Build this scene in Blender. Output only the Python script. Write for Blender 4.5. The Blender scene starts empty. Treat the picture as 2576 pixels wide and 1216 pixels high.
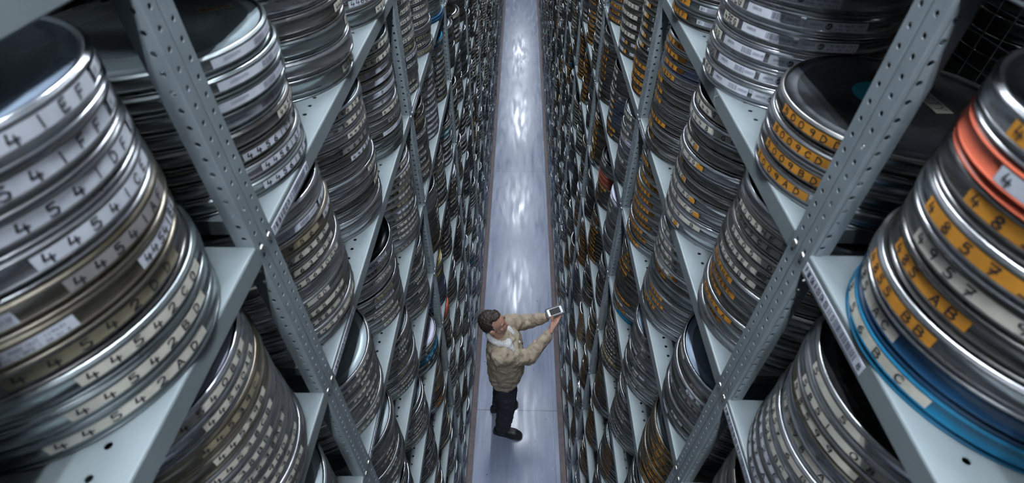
import bpy, math, random
import numpy as np
from mathutils import Vector, Matrix
from mathutils.bvhtree import BVHTree

C = bpy.context.scene.collection
SC = bpy.context.scene
PI = math.pi

# ------------------------------------------------------------------ camera
F_PX, PITCH, YAW, ROLL, CAM_H = 1307.4, 43.766, -0.783, 0.253, 4.68
_p, _y, _r = (math.radians(v) for v in (PITCH, YAW, ROLL))
_F = Vector((math.sin(_y) * math.cos(_p), math.cos(_y) * math.cos(_p), -math.sin(_p)))
_R = Vector((math.cos(_y), -math.sin(_y), 0))
_U = _R.cross(_F)
_R2 = _R * math.cos(_r) + _U * math.sin(_r)
_U2 = -_R * math.sin(_r) + _U * math.cos(_r)
CAM = Vector((0, 0, CAM_H))
cam_d = bpy.data.cameras.new('camera')
cam = bpy.data.objects.new('camera', cam_d)
C.objects.link(cam)
cam_d.sensor_fit = 'HORIZONTAL'
cam_d.sensor_width = 36
cam_d.lens = F_PX / 2576 * 36
cam_d.clip_start = 0.02
cam_d.clip_end = 100
m3 = Matrix((_R2, _U2, -_F)).transposed()
cam.matrix_world = Matrix.Translation(CAM) @ m3.to_4x4()
SC.camera = cam
cam_d.dof.use_dof = True
cam_d.dof.focus_distance = 2.6
cam_d.dof.aperture_fstop = 4.2

# ------------------------------------------------------------------ light
SC.view_settings.view_transform = 'Standard'
SC.view_settings.look = 'None'
SC.view_settings.gamma = 1
SC.view_settings.use_curve_mapping = False
SC.view_settings.exposure = 0.72
TUBE_STRENGTH = 150.0
TUBE_COLOR = (0.84, 0.92, 1.0, 1)
LIGHT_Z = 6.45
LIGHT_Y = [(-3.4, -1.6), (-0.6, 1.2), (2.1, 3.9), (4.9, 6.5), (8.9, 10.9), (12.4, 14.6), (17.4, 20.6), (23.5, 26)]
world = bpy.data.worlds.new('world')
SC.world = world
world.use_nodes = True
world.node_tree.nodes['Background'].inputs[0].default_value = (0.5, 0.6, 0.75, 1)
world.node_tree.nodes['Background'].inputs[1].default_value = 0.05
cy = SC.cycles
cy.max_bounces = 4
cy.diffuse_bounces = 3
cy.glossy_bounces = 3
cy.transmission_bounces = 2
cy.transparent_max_bounces = 4
cy.caustics_reflective = False
cy.caustics_refractive = False
cy.sample_clamp_indirect = 4
cy.use_adaptive_sampling = True
cy.adaptive_threshold = 0.035

# ------------------------------------------------------------------ materials
MATS = {}


def mat(name, col, rough=0.5, metal=0.0, spec=0.5, var=0.0, scale=8.0, stretch=(1, 1, 1), rvar=0.0, bump=0.0,
        bscale=60.0, second=None, sfac=0.5, rnd=0.0, emit=None, coat=0.0, coord='Object'):
    m = bpy.data.materials.new(name)
    m.use_nodes = True
    nt = m.node_tree
    b = nt.nodes['Principled BSDF']
    b.inputs['Base Color'].default_value = (*col, 1)
    b.inputs['Roughness'].default_value = rough
    b.inputs['Metallic'].default_value = metal
    b.inputs['Specular IOR Level'].default_value = spec
    if coat:
        b.inputs['Coat Weight'].default_value = coat
        b.inputs['Coat Roughness'].default_value = 0.12
    if emit:
        b.inputs['Emission Color'].default_value = emit[0]
        b.inputs['Emission Strength'].default_value = emit[1]
    L = nt.links
    if var or rvar or bump or second:
        tc = nt.nodes.new('ShaderNodeTexCoord')
        mp = nt.nodes.new('ShaderNodeMapping')
        mp.inputs['Scale'].default_value = stretch
        L.new(tc.outputs[coord], mp.inputs['Vector'])
        vec = mp.outputs['Vector']
        if rnd:
            oi = nt.nodes.new('ShaderNodeObjectInfo')
            mu = nt.nodes.new('ShaderNodeMath'); mu.operation = 'MULTIPLY'; mu.inputs[1].default_value = 37.0
            ad = nt.nodes.new('ShaderNodeVectorMath'); ad.operation = 'ADD'
            L.new(oi.outputs['Random'], mu.inputs[0]); L.new(vec, ad.inputs[0]); L.new(mu.outputs[0], ad.inputs[1])
            vec = ad.outputs[0]
        n = nt.nodes.new('ShaderNodeTexNoise')
        n.inputs['Scale'].default_value = scale
        n.inputs['Detail'].default_value = 5
        n.inputs['Roughness'].default_value = 0.6
        L.new(vec, n.inputs['Vector'])
        if var or second:
            rp = nt.nodes.new('ShaderNodeValToRGB')
            c2 = second if second else tuple(max(0, c * (1 - var)) for c in col)
            rp.color_ramp.elements[0].color = (*c2, 1)
            rp.color_ramp.elements[1].color = (*[min(1, c * (1 + var * 0.5)) for c in col], 1)
            rp.color_ramp.elements[0].position = 0.5 - 0.25 * sfac - 0.05
            rp.color_ramp.elements[1].position = 0.5 + 0.2 * sfac
            L.new(n.outputs['Fac'], rp.inputs['Fac'])
            L.new(rp.outputs['Color'], b.inputs['Base Color'])
        if rvar:
            mr = nt.nodes.new('ShaderNodeMapRange')
            mr.inputs['From Min'].default_value = 0.3
            mr.inputs['From Max'].default_value = 0.7
            mr.inputs['To Min'].default_value = max(0.03, rough - rvar)
            mr.inputs['To Max'].default_value = min(1, rough + rvar)
            L.new(n.outputs['Fac'], mr.inputs['Value'])
            L.new(mr.outputs[0], b.inputs['Roughness'])
        if bump:
            n2 = nt.nodes.new('ShaderNodeTexNoise')
            n2.inputs['Scale'].default_value = bscale
            n2.inputs['Detail'].default_value = 3
            L.new(vec, n2.inputs['Vector'])
            bp = nt.nodes.new('ShaderNodeBump')
            bp.inputs['Strength'].default_value = bump
            bp.inputs['Distance'].default_value = 0.002
            L.new(n2.outputs['Fac'], bp.inputs['Height'])
            L.new(bp.outputs[0], b.inputs['Normal'])
    MATS[name] = m
    return m


# can metals: the wear is streaks that run round the can (stretched along z)
mat('steel', (0.50, 0.51, 0.53), 0.30, 1.0, var=0.35, scale=5, stretch=(1, 1, 14), rvar=0.10, rnd=1)
mat('bright_steel', (0.70, 0.72, 0.76), 0.18, 1.0, var=0.25, scale=5, stretch=(1, 1, 10), rvar=0.08, rnd=1)
mat('dull_steel', (0.30, 0.295, 0.29), 0.30, 1.0, var=0.4, scale=6, stretch=(1, 1, 14), rvar=0.08, second=(0.19, 0.175, 0.16), rnd=1)
mat('brown_steel', (0.36, 0.33, 0.28), 0.34, 1.0, var=0.4, scale=7, stretch=(1, 1, 8), rvar=0.08, second=(0.18, 0.145, 0.09), rnd=1)
mat('green_steel', (0.42, 0.47, 0.48), 0.30, 1.0, var=0.3, scale=6, stretch=(1, 1, 12), rvar=0.08, rnd=1)
mat('dark_lid_steel', (0.17, 0.18, 0.20), 0.42, 0.9, var=0.5, scale=9, rvar=0.1, rnd=1)
mat('blue_plastic', (0.012, 0.17, 0.32), 0.38, 0.0, var=0.15)
mat('navy_plastic', (0.010, 0.055, 0.13), 0.40, 0.0, var=0.15)
mat('teal_plastic', (0.03, 0.38, 0.45), 0.35, 0.0)
mat('red_plastic', (0.62, 0.13, 0.07), 0.35, 0.0, var=0.15)
mat('brick_plastic', (0.28, 0.07, 0.05), 0.35, 0.0)
mat('yellow_plastic', (0.65, 0.50, 0.16), 0.4, 0.0)
mat('lilac_plastic', (0.50, 0.50, 0.62), 0.35, 0.0)
mat('steel_blue', (0.28, 0.33, 0.46), 0.30, 1.0, var=0.2, rvar=0.08)
mat('pale_lid', (0.33, 0.39, 0.42), 0.38, 0.25, var=0.25, scale=7, rvar=0.1, rnd=1)
mat('blue_lid', (0.27, 0.34, 0.44), 0.36, 0.25, var=0.3, scale=7, rvar=0.1, rnd=1)
# papers, ink
mat('cream_paper', (0.86, 0.82, 0.71), 0.75, var=0.18, scale=25)
mat('white_paper', (0.80, 0.83, 0.92), 0.7, var=0.12, scale=25)
mat('grey_tape', (0.33, 0.31, 0.31), 0.6, var=0.15, scale=25)
mat('tan_paper', (0.38, 0.34, 0.23), 0.75, var=0.2, scale=25)
mat('orange_tape', (0.83, 0.36, 0.045), 0.55, var=0.15, scale=25)
mat('ink', (0.02, 0.02, 0.03), 0.6)
mat('blue_ink', (0.035, 0.045, 0.11), 0.6)
mat('pale_ink', (0.20, 0.20, 0.27), 0.6)
mat('cyan_paper', (0.03, 0.32, 0.44), 0.6)
mat('red_ink', (0.25, 0.05, 0.04), 0.6)
mat('chalk', (0.75, 0.78, 0.8), 0.9)
# shelving
mat('shelf_paint', (0.25, 0.29, 0.305), 0.38, 0.0, spec=0.5, var=0.10, scale=5, rvar=0.07, bump=0.05, bscale=300)
mat('post_paint', (0.27, 0.315, 0.34), 0.34, 0.0, spec=0.6, var=0.12, scale=14, rvar=0.08, bump=0.06, bscale=500)
mat('bolt_zinc', (0.75, 0.75, 0.74), 0.28, 1.0)
mat('wire', (0.42, 0.44, 0.46), 0.4, 0.3)


def floor_mat():
    m = bpy.data.materials.new('painted_floor')
    m.use_nodes = True
    nt = m.node_tree; L = nt.links; N = nt.nodes.new
    b = nt.nodes['Principled BSDF']
    tc = N('ShaderNodeTexCoord')
    sep = N('ShaderNodeSeparateXYZ'); L.new(tc.outputs['Object'], sep.inputs[0])
    def noise(scale, st, det=5):
        mp = N('ShaderNodeMapping'); mp.inputs['Scale'].default_value = st
        L.new(tc.outputs['Object'], mp.inputs['Vector'])
        n = N('ShaderNodeTexNoise'); n.inputs['Scale'].default_value = scale; n.inputs['Detail'].default_value = det
        L.new(mp.outputs[0], n.inputs['Vector']); return n.outputs['Fac']
    def ramp(src, stops):
        r = N('ShaderNodeValToRGB'); e = r.color_ramp.elements
        e[0].position, e[0].color = stops[0][0], (*stops[0][1], 1)
        e[1].position, e[1].color = stops[1][0], (*stops[1][1], 1)
        L.new(src, r.inputs['Fac']); return r.outputs['Color']
    def math_(op, a, bb):
        n = N('ShaderNodeMath'); n.operation = op
        for i, v in enumerate((a, bb)):
            if isinstance(v, (int, float)): n.inputs[i].default_value = v
            else: L.new(v, n.inputs[i])
        return n.outputs[0]
    def mix(f, a, bb):
        n = N('ShaderNodeMix'); n.data_type = 'RGBA'
        L.new(f, n.inputs[0])
        for i, v in ((6, a), (7, bb)):
            if isinstance(v, tuple): n.inputs[i].default_value = (*v, 1)
            else: L.new(v, n.inputs[i])
        return n.outputs[2]
    base = ramp(noise(3.0, (6, 0.7, 1)), [(0.35, (0.25, 0.29, 0.405)), (0.68, (0.32, 0.36, 0.49))])
    # chips where the paint has gone, mostly along the edges
    chips = ramp(noise(22, (1.6, 1, 1), 6), [(0.70, (0, 0, 0)), (0.715, (1, 1, 1))])
    col = mix(chips, base, (0.07, 0.075, 0.09))
    pale = ramp(noise(16, (1, 0.6, 1), 6), [(0.69, (0, 0, 0)), (0.74, (1, 1, 1))])
    col = mix(pale, col, (0.42, 0.46, 0.56))
    # plate joints across the aisle and one welded bead along it
    def line(src, at, w):
        d = math_('ABSOLUTE', math_('SUBTRACT', src, at), 0)
        return math_('LESS_THAN', d, w)
    wob = math_('MULTIPLY', math_('SUBTRACT', noise(9, (1, 1, 1)), 0.5), 0.006)
    xs = math_('ADD', sep.outputs[0], wob); ys = math_('ADD', sep.outputs[1], wob)
    for at, w, k in ((2.513, 0.004, 'y'), (10.33, 0.006, 'y'), (6.42, 0.003, 'y'), (0.372, 0.002, 'x')):
        col = mix(line(ys if k == 'y' else xs, at, w), col, (0.13, 0.14, 0.18))
    L.new(col, b.inputs['Base Color'])
    mr = N('ShaderNodeMapRange'); mr.inputs['From Min'].default_value = 0.3; mr.inputs['From Max'].default_value = 0.7
    mr.inputs['To Min'].default_value = 0.12; mr.inputs['To Max'].default_value = 0.34
    L.new(noise(2.2, (7, 1.0, 1)), mr.inputs['Value']); L.new(mr.outputs[0], b.inputs['Roughness'])
    bp = N('ShaderNodeBump'); bp.inputs['Strength'].default_value = 0.25; bp.inputs['Distance'].default_value = 0.004
    L.new(noise(5, (3, 1, 1), 3), bp.inputs['Height']); L.new(bp.outputs[0], b.inputs['Normal'])
    MATS['painted_floor'] = m
    return m


floor_mat()
mat('rail_brown', (0.085, 0.055, 0.062), 0.45, 0.0, var=0.4, scale=20)
mat('wall_paint', (0.04, 0.04, 0.045), 0.8, var=0.1)
mat('ceiling_paint', (0.35, 0.36, 0.38), 0.8, var=0.1)
mat('fixture_white', (0.7, 0.7, 0.7), 0.5)
mat('tube_glow', (1, 1, 1), 0.5, emit=(TUBE_COLOR, TUBE_STRENGTH))

# ------------------------------------------------------------------ mesh helpers


class Acc:
    def __init__(s):
        s.V = []; s.Q = []; s.M = []; s.S = []; s.n = 0

    def add(s, v, q, m=0, smooth=False):
        v = np.asarray(v, np.float32).reshape(-1, 3); q = np.asarray(q, np.int32).reshape(-1, 4)
        s.V.append(v); s.Q.append(q + s.n); s.n += len(v)
        s.M.append(np.full(len(q), m, np.int32) if np.isscalar(m) else np.asarray(m, np.int32))
        s.S.append(np.full(len(q), smooth, bool))

    def box(s, x0, x1, y0, y1, z0, z1, m=0):
        v = [(x, y, z) for x in (x0, x1) for y in (y0, y1) for z in (z0, z1)]
        s.add(v, [(0, 1, 3, 2), (4, 6, 7, 5), (0, 4, 5, 1), (2, 3, 7, 6), (0, 2, 6, 4), (1, 5, 7, 3)], m)

    def tube(s, pts, r, n=6, m=0, smooth=True, up=(0, 0, 1)):
        P = [Vector(p) for p in pts]; rr = r if hasattr(r, '__len__') else [r] * len(P)
        vs = []
        for i, p in enumerate(P):
            d = (P[min(i + 1, len(P) - 1)] - P[max(i - 1, 0)]).normalized()
            u = Vector(up)
            if abs(d.dot(u)) > 0.9: u = Vector((1, 0, 0))
            a = d.cross(u).normalized(); b = d.cross(a)
            vs += [p + (a * math.cos(t) + b * math.sin(t)) * rr[i] for t in [2 * PI * k / n for k in range(n)]]
        q = [(i * n + k, i * n + (k + 1) % n, (i + 1) * n + (k + 1) % n, (i + 1) * n + k) for i in range(len(P) - 1) for k in range(n)]
        b0 = len(vs)
        for e, i in ((0, 0), (1, len(P) - 1)):
            vs.append(P[i])
            for k in range(0, n, 2):
                c = b0 + e
                f = (c, i * n + k, i * n + (k + 1) % n, i * n + (k + 2) % n)
                q.append(f if e else f[::-1])
        s.add([tuple(v) for v in vs], q, m, smooth)

    def mesh(s, name, mats):
        me = bpy.data.meshes.new(name)
        V = np.concatenate(s.V); Q = np.concatenate(s.Q); M = np.concatenate(s.M); S = np.concatenate(s.S)
        me.vertices.add(len(V)); me.vertices.foreach_set('co', V.ravel())
        me.loops.add(Q.size); me.loops.foreach_set('vertex_index', Q.ravel())
        me.polygons.add(len(Q)); me.polygons.foreach_set('loop_start', np.arange(0, Q.size, 4, dtype=np.int32))
        for mm in mats: me.materials.append(MATS[mm])
        me.polygons.foreach_set('material_index', M); me.polygons.foreach_set('use_smooth', S)
        me.update(calc_edges=True)
        return me

    def obj(s, name, mats, parent=None, loc=None):
        return link(name, s.mesh(name, mats), parent, loc)


def link(name, me, parent=None, loc=None):
    o = bpy.data.objects.new(name, me)
    C.objects.link(o)
    if parent is not None: o.parent = parent
    if loc is not None: o.location = loc
    return o


def thing(o, label, cat, group=None, kind=None):
    o['label'] = label; o['category'] = cat
    if group: o['group'] = group
    if kind: o['kind'] = kind
    return o


def empty(name, loc, rz=0.0):
    o = bpy.data.objects.new(name, None); C.objects.link(o)
    o.location = loc; o.rotation_euler = (0, 0, rz); o.empty_display_size = 0.05
    return o


def structure(o):
    o['kind'] = 'structure'; return o


def holed_sheet(acc, fn, us, v0, v1, r, t, m=0):
    """a strip from v0 to v1 cut along u by edges us = [(u0, u1, hole?)]; fn maps (u, v, w) to space; w is 0 in front, -t behind"""
    A = [0, 1, 2, 3, 4, 5, 6, 7]
    for u0, u1, hole in us:
        if not hole:
            for w in (0, -t):
                p = [fn(u0, v0, w), fn(u1, v0, w), fn(u1, v1, w), fn(u0, v1, w)]
                acc.add(p, [(0, 1, 2, 3) if w == 0 else (3, 2, 1, 0)], m)
            continue
        cu, cv = (u0 + u1) / 2, (v0 + v1) / 2
        sq = [(u1, cv), (u1, v1), (cu, v1), (u0, v1), (u0, cv), (u0, v0), (cu, v0), (u1, v0)]
        ci = [(cu + r * math.cos(k * PI / 4), cv + r * math.sin(k * PI / 4)) for k in A]
        v = [fn(a, b, 0) for a, b in sq] + [fn(a, b, 0) for a, b in ci] + [fn(a, b, -t) for a, b in sq] + [fn(a, b, -t) for a, b in ci]
        q = []
        for k in A:
            j = (k + 1) % 8
            q += [(k, j, 8 + j, 8 + k), (8 + k, 8 + j, 24 + j, 24 + k), (16 + j, 16 + k, 24 + k, 24 + j)]
        acc.add(v, q, m)


# ------------------------------------------------------------------ handwriting
GL = {
    '0': [[(1, 0), (0, 1.5), (0, 4.5), (1.3, 6), (2.7, 6), (4, 4.5), (4, 1.5), (2.7, 0), (1, 0)]],
    '1': [[(2, 0), (2, 6)]],
    '2': [[(0, 4.7), (1, 6), (3, 6), (4, 4.6), (3.4, 3), (0, 0), (4, 0)]],
    '3': [[(0, 5.6), (2, 6), (3.7, 5), (3, 3.5), (1.6, 3.1), (3.4, 2.6), (4, 1.4), (2.6, 0), (0, 0.4)]],
    '4': [[(0.9, 6), (0, 2.3), (4, 2.3)], [(2.9, 4.2), (2.6, -0.3)]],
    '5': [[(3.8, 6), (0.8, 6), (0.6, 3.5), (2.6, 3.8), (4, 2.4), (3.2, 0.4), (1.4, 0), (0, 0.6)]],
    '6': [[(3.2, 6), (1, 4), (0, 2), (0.8, 0.2), (2.8, 0), (4, 1.5), (3, 3), (1, 2.8), (0.2, 1.8)]],
    '7': [[(0, 6), (4, 6), (1.5, 0)], [(1, 3), (3.6, 3)]],
    '8': [[(2, 3.2), (0.4, 4.4), (1.2, 6), (2.9, 6), (3.6, 4.5), (2, 3.2), (0.2, 1.7), (1, 0), (3, 0), (4, 1.6), (2, 3.2)]],
    '9': [[(3.8, 4.6), (2.5, 3), (0.6, 3.3), (0.2, 5), (1.8, 6), (3.6, 5.6), (3.8, 4.2), (2.9, 0)]],
    'A': [[(0, 0), (1.8, 6), (2.3, 6), (4, 0)], [(0.8, 2.2), (3.4, 2.2)]],
    'B': [[(0, 0), (0, 6), (2.6, 6), (3.6, 4.6), (2.4, 3.2), (0, 3.2)], [(2.4, 3.2), (4, 1.8), (3, 0), (0, 0)]],
    'C': [[(3.8, 5), (2.4, 6), (0.8, 5.2), (0, 3), (0.8, 0.6), (2.4, 0), (4, 1)]],
    'D': [[(0.2, 0), (0.2, 6), (2.2, 6), (4, 4.2), (3.9, 1.7), (2.2, 0), (0.2, 0)]],
    'E': [[(3.7, 6), (0.4, 5.8), (0, 0.2), (3.8, 0)], [(0.3, 3.1), (3, 3.1)]],
    'F': [[(3.9, 6), (0.3, 5.8), (0.2, 0)], [(0.3, 3.1), (3, 3.1)]],
    'G': [[(3.8, 5.2), (2.4, 6), (0.7, 5.2), (0, 2.8), (1, 0.2), (2.8, 0), (3.8, 1), (3.8, 2.7), (2.1, 2.7)]],
    'H': [[(0, 0), (0, 6)], [(4, 0), (4, 6)], [(0, 3), (4, 3)]],
    'I': [[(2, 0), (2, 6)]],
    'K': [[(0, 0), (0, 6)], [(3.8, 6), (0, 2.6), (4, 0)]],
    'J': [[(3.4, 6), (3.4, 1.2), (2.2, 0), (0.6, 0.6)]],
    'L': [[(0, 6), (0, 0), (3.6, 0)]],
    'M': [[(0, 0), (0.2, 6), (2, 2.4), (3.8, 6), (4, 0)]],
    'N': [[(0, 0), (0, 6), (4, 0), (4, 6)]],
    'O': [[(1, 0), (0, 1.5), (0, 4.5), (1.3, 6), (2.7, 6), (4, 4.5), (4, 1.5), (2.7, 0), (1, 0)]],
    'P': [[(0, 0), (0, 6), (3, 6), (4, 4.6), (3, 3), (0, 3)]],
    'R': [[(0, 0), (0, 6), (3, 6), (4, 4.6), (3, 3), (0, 3)], [(2, 3), (4, 0)]],
    'S': [[(4, 5.3), (2.6, 6), (0.6, 5.6), (0.4, 4), (3.4, 2.4), (3.8, 0.8), (2, 0), (0, 0.6)]],
    'T': [[(0, 6), (4, 6)], [(2, 6), (2, 0)]],
    'U': [[(0, 6), (0, 1), (1.4, 0), (2.8, 0), (4, 1), (4, 6)]],
    'W': [[(0, 6), (1, 0), (2, 4), (3, 0), (4, 6)]],
    'X': [[(0, 0), (4, 6)], [(0, 6), (4, 0)]],
    'Y': [[(0, 6), (2, 3), (4, 6)], [(2, 3), (2, 0)]],
    '.': [[(1.6, 0), (2.3, 0)]], '(': [[(3, 6), (2, 3), (3, 0)]], ')': [[(1, 6), (2, 3), (1, 0)]],
    ' ': [], '-': [[(0.5, 3), (3.5, 3)]], '|': [[(2, -0.5), (2, 6.5)]],
    'b': [[(0.4, 6.5), (0, 0.4), (2, 0), (3.4, 1.6), (2.4, 3.4), (0.3, 2.8)]],
    'f': [[(3.8, 6), (2.6, 6.6), (2, 5.5), (1.5, -0.8)], [(0.4, 3.6), (3.4, 3.6)]],
    'i': [[(2.2, 3.4), (1.6, 0)], [(2.5, 5), (2.6, 5.2)]],
}


def text_quads(txt, h, adv, hw, jitter=0.0, rng=None, wide=0.72):
    """ribbons for a line of text: (n,4,2) array in metres, baseline at v=0"""
    out = []
    sc = h / 6.0; gw = min(adv * wide, h * 0.85) / 4.0
    for i, ch in enumerate(txt):
        ox = i * adv; oy = 0
        if rng and jitter:
            oy = rng.uniform(-1, 1) * jitter * h; ox += rng.uniform(-1, 1) * jitter * h
        for pl in GL.get(ch, []):
            for (x0, y0), (x1, y1) in zip(pl[:-1], pl[1:]):
                a = np.array((ox + x0 * gw, oy + y0 * sc)); b = np.array((ox + x1 * gw, oy + y1 * sc))
                d = b - a; l = np.hypot(*d)
                if l < 1e-7: continue
                d /= l; n = np.array((-d[1], d[0])) * hw; e = d * hw * 0.7
                out.append((a - e - n, b + e - n, b + e + n, a - e + n))
    return np.array(out) if out else np.zeros((0, 4, 2))


def rect_quads(rs):
    return np.array([((u0, v0), (u1, v0), (u1, v1), (u0, v1)) for u0, u1, v0, v1 in rs])


def disc_quads(cu, cv, r, n=10):
    out = []
    for k in range(0, n, 2):
        p = [(cu + r * math.cos(2 * PI * j / n), cv + r * math.sin(2 * PI * j / n)) for j in (k, k + 1, k + 2)]
        out.append(((cu, cv), p[0], p[1], p[2]))
    return np.array(out)


PAPER = ['cream_paper', 'white_paper', 'grey_tape', 'tan_paper', 'orange_tape', 'ink', 'blue_ink', 'pale_ink', 'chalk']
PI_ = {n: i for i, n in enumerate(PAPER)}
CAN_M = ['steel', 'bright_steel', 'dull_steel', 'brown_steel', 'green_steel', 'dark_lid_steel', 'blue_plastic', 'navy_plastic',
         'teal_plastic', 'red_plastic', 'brick_plastic', 'yellow_plastic', 'lilac_plastic', 'steel_blue', 'pale_lid', 'blue_lid']
CI_ = {n: i for i, n in enumerate(CAN_M)}


def label_patches(lab, r, h, rng, detail):
    """the flat layout of one label: list of (material, quads, lift); u runs along the arc from its centre, v up the can"""
    style, colr, ac, wdeg, txt = lab
    W = math.radians(wdeg) * r
    v0, v1 = 0.37 * h, 0.37 * h + min(0.43 * h, 0.0172)
    P = []
    if style == 'hand':
        n = max(1, math.ceil(W / 0.02)) if detail > 1 else max(1, math.ceil(W / 0.045))
        us = np.linspace(-W / 2, W / 2, n + 1)
        P.append((PI_[colr], rect_quads([(a, b, v0, v1) for a, b in zip(us[:-1], us[1:])]), 0.0010))
        if detail > 0 and txt:
            hh = (v1 - v0) * 0.72
            q = text_quads(txt, hh, (W - 0.012) / len(txt), 0.00095 if detail > 1 else 0.0013, 0.07, rng)
            if len(q): P.append((PI_['ink'], q + np.array((-W / 2 + 0.008, v0 + (v1 - v0) * 0.15)), 0.0015))
    elif style == 'tab':
        P.append((PI_['orange_tape'], rect_quads([(-W / 2, W / 2, v0 + 0.001, v1 - 0.001)]), 0.0019))
    elif style == 'print':
        n = max(1, math.ceil(W / 0.02)) if detail > 1 else max(1, math.ceil(W / 0.045))
        us = np.linspace(-W / 2, W / 2, n + 1)
        P.append((PI_['white_paper'], rect_quads([(a, b, v0, v1) for a, b in zip(us[:-1], us[1:])]), 0.0010))
        if detail > 0:
            vm = (v0 + v1) / 2
            if 'L' in txt:      # the round film institute logo and two rows of print
                P.append((PI_['ink'], disc_quads(-W * 0.12, vm, (v1 - v0) * 0.36), 0.0014))
                q = text_quads('bfi', (v1 - v0) * 0.36, (v1 - v0) * 0.19, 0.00045)
                P.append((PI_['white_paper'], q + np.array((-W * 0.12 - (v1 - v0) * 0.24, vm - (v1 - v0) * 0.17)), 0.0018))
                q = text_quads('ODD MAN OUT (1947)', (v1 - v0) * 0.24, W * 0.43 / 18, 0.00028)
                P.append((PI_['pale_ink'], q + np.array((W * 0.02, vm + 0.001)), 0.0014))
                q = text_quads('35-PAC | BPD | 2A 01 6', (v1 - v0) * 0.22, W * 0.47 / 22, 0.00028)
                P.append((PI_['pale_ink'], q + np.array((-W * 0.02, vm - (v1 - v0) * 0.36)), 0.0014))
                q = text_quads('U000037G', (v1 - v0) * 0.22, W * 0.2 / 8, 0.00028)
                P.append((PI_['pale_ink'], q + np.array((-W * 0.42, vm - 0.001)), 0.0014))
            else:               # barcode label
                rs = []
                u = W * 0.02
                while u < W * 0.24:
                    w = rng.choice((0.0006, 0.0009, 0.0014)); rs.append((u, u + w, v0 + (v1 - v0) * 0.2, v1 - (v1 - v0) * 0.14)); u += w + rng.choice((0.0008, 0.0012))
                P.append((PI_['pale_ink'], rect_quads(rs), 0.0014))
                q = text_quads('U000037G', (v1 - v0) * 0.26, W * 0.2 / 8, 0.0003)
                P.append((PI_['pale_ink'], q + np.array((-W * 0.38, vm)), 0.0014))
                q = text_quads('C0000' + rng.choice(('1YF', '2WC', '1WJ', '1XM', '21F')), (v1 - v0) * 0.28, W * 0.22 / 8, 0.0003)
                P.append((PI_['pale_ink'], q + np.array((W * 0.27, vm - 0.002)), 0.0014))
    elif style == 'small':      # a little printed slip with a barcode
        v0 += 0.002; v1 -= 0.002
        P.append((PI_['white_paper'], rect_quads([(-W / 2, 0, v0, v1), (0, W / 2, v0, v1)]), 0.0010))
        if detail > 0:
            q = text_quads('BFI', (v1 - v0) * 0.5, W * 0.08, 0.0004)
            P.append((PI_['ink'], q + np.array((-W * 0.42, v0 + (v1 - v0) * 0.25)), 0.0014))
            P.append((PI_['pale_ink'], rect_quads([(u, u + 0.0012, v0 + 0.001, v1 - 0.001) for u in np.arange(-W * 0.08, W * 0.45, 0.0026)]), 0.0014))
    return P


def label_geo(acc, labs, r, h, rng, detail, place):
    for lab in labs:
        ac = math.radians(lab[2])
        for mi, q, lift in label_patches(lab, r, h, rng, detail):
            if not len(q): continue
            a = ac + q[..., 0] / r
            R = r + lift
            v = np.stack((R * np.cos(a), R * np.sin(a), q[..., 1]), -1).reshape(-1, 3)
            n = len(q)
            acc.add(place(v), np.arange(4 * n).reshape(n, 4), mi)


# ------------------------------------------------------------------ film cans
def can_profile(r, h, part, detail):
    if part == 'base':
        return [(0, 0.0012), (r - 0.008, 0.0012), (r - 0.006, 0), (r - 0.001, 0), (r + 0.0006, 0.0014), (r + 0.0006, 0.0028),
                (r - 0.0030, 0.0042), (r - 0.0058, 0.0052), (r - 0.0058, 0.17 * h), (r - 0.0034, 0.19 * h), (r - 0.0034, 0.225 * h), (r - 0.0058, 0.24 * h), (r - 0.0058, 0.32 * h)]
    p = [(r - 0.0056, 0.28 * h), (r + 0.0008, 0.28 * h), (r + 0.0016, 0.28 * h + 0.0012), (r + 0.0008, 0.28 * h + 0.0024),
         (r, 0.28 * h + 0.0030), (r, 0.80 * h), (r + 0.0011, 0.83 * h), (r + 0.0011, 0.87 * h), (r - 0.0010, 0.91 * h), (r - 0.0022, h - 0.0016), (r - 0.0034, h - 0.0002),
         (r - 0.0052, h - 0.0002), (r - 0.0090, h - 0.0030)]
    if detail > 1:
        p += [(r - 0.022, h - 0.0030), (r - 0.025, h - 0.0016), (r - 0.028, h - 0.0016), (r - 0.031, h - 0.0036),
              (r * 0.45, h - 0.0036), (r * 0.43, h - 0.0028), (r * 0.40, h - 0.0028), (r * 0.38, h - 0.0038), (0, h - 0.0038)]
    else:
        p += [(0, h - 0.0034)]
    return p


def can_far_profile(r, h):
    return [(r - 0.002, 0.0005), (r + 0.0006, 0.002), (r - 0.0065, 0.005), (r - 0.0065, 0.24 * h), (r + 0.0014, 0.28 * h), (r, 0.38 * h),
            (r, 0.80 * h), (r + 0.0012, 0.85 * h), (r - 0.003, h), (r - 0.009, h - 0.003), (0, h - 0.003)]


def lathe(prof, n, closed_ends=False):
    a = np.arange(n) * 2 * PI / n
    ca, sa = np.cos(a), np.sin(a)
    v = np.concatenate([np.stack((r * ca, r * sa, np.full(n, z)), -1) for r, z in prof])
    k = np.arange(n); k2 = (k + 1) % n
    q = np.concatenate([np.stack((i * n + k, i * n + k2, (i + 1) * n + k2, (i + 1) * n + k), -1) for i in range(len(prof) - 1)])
    return v, q


_cache = {}


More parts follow.
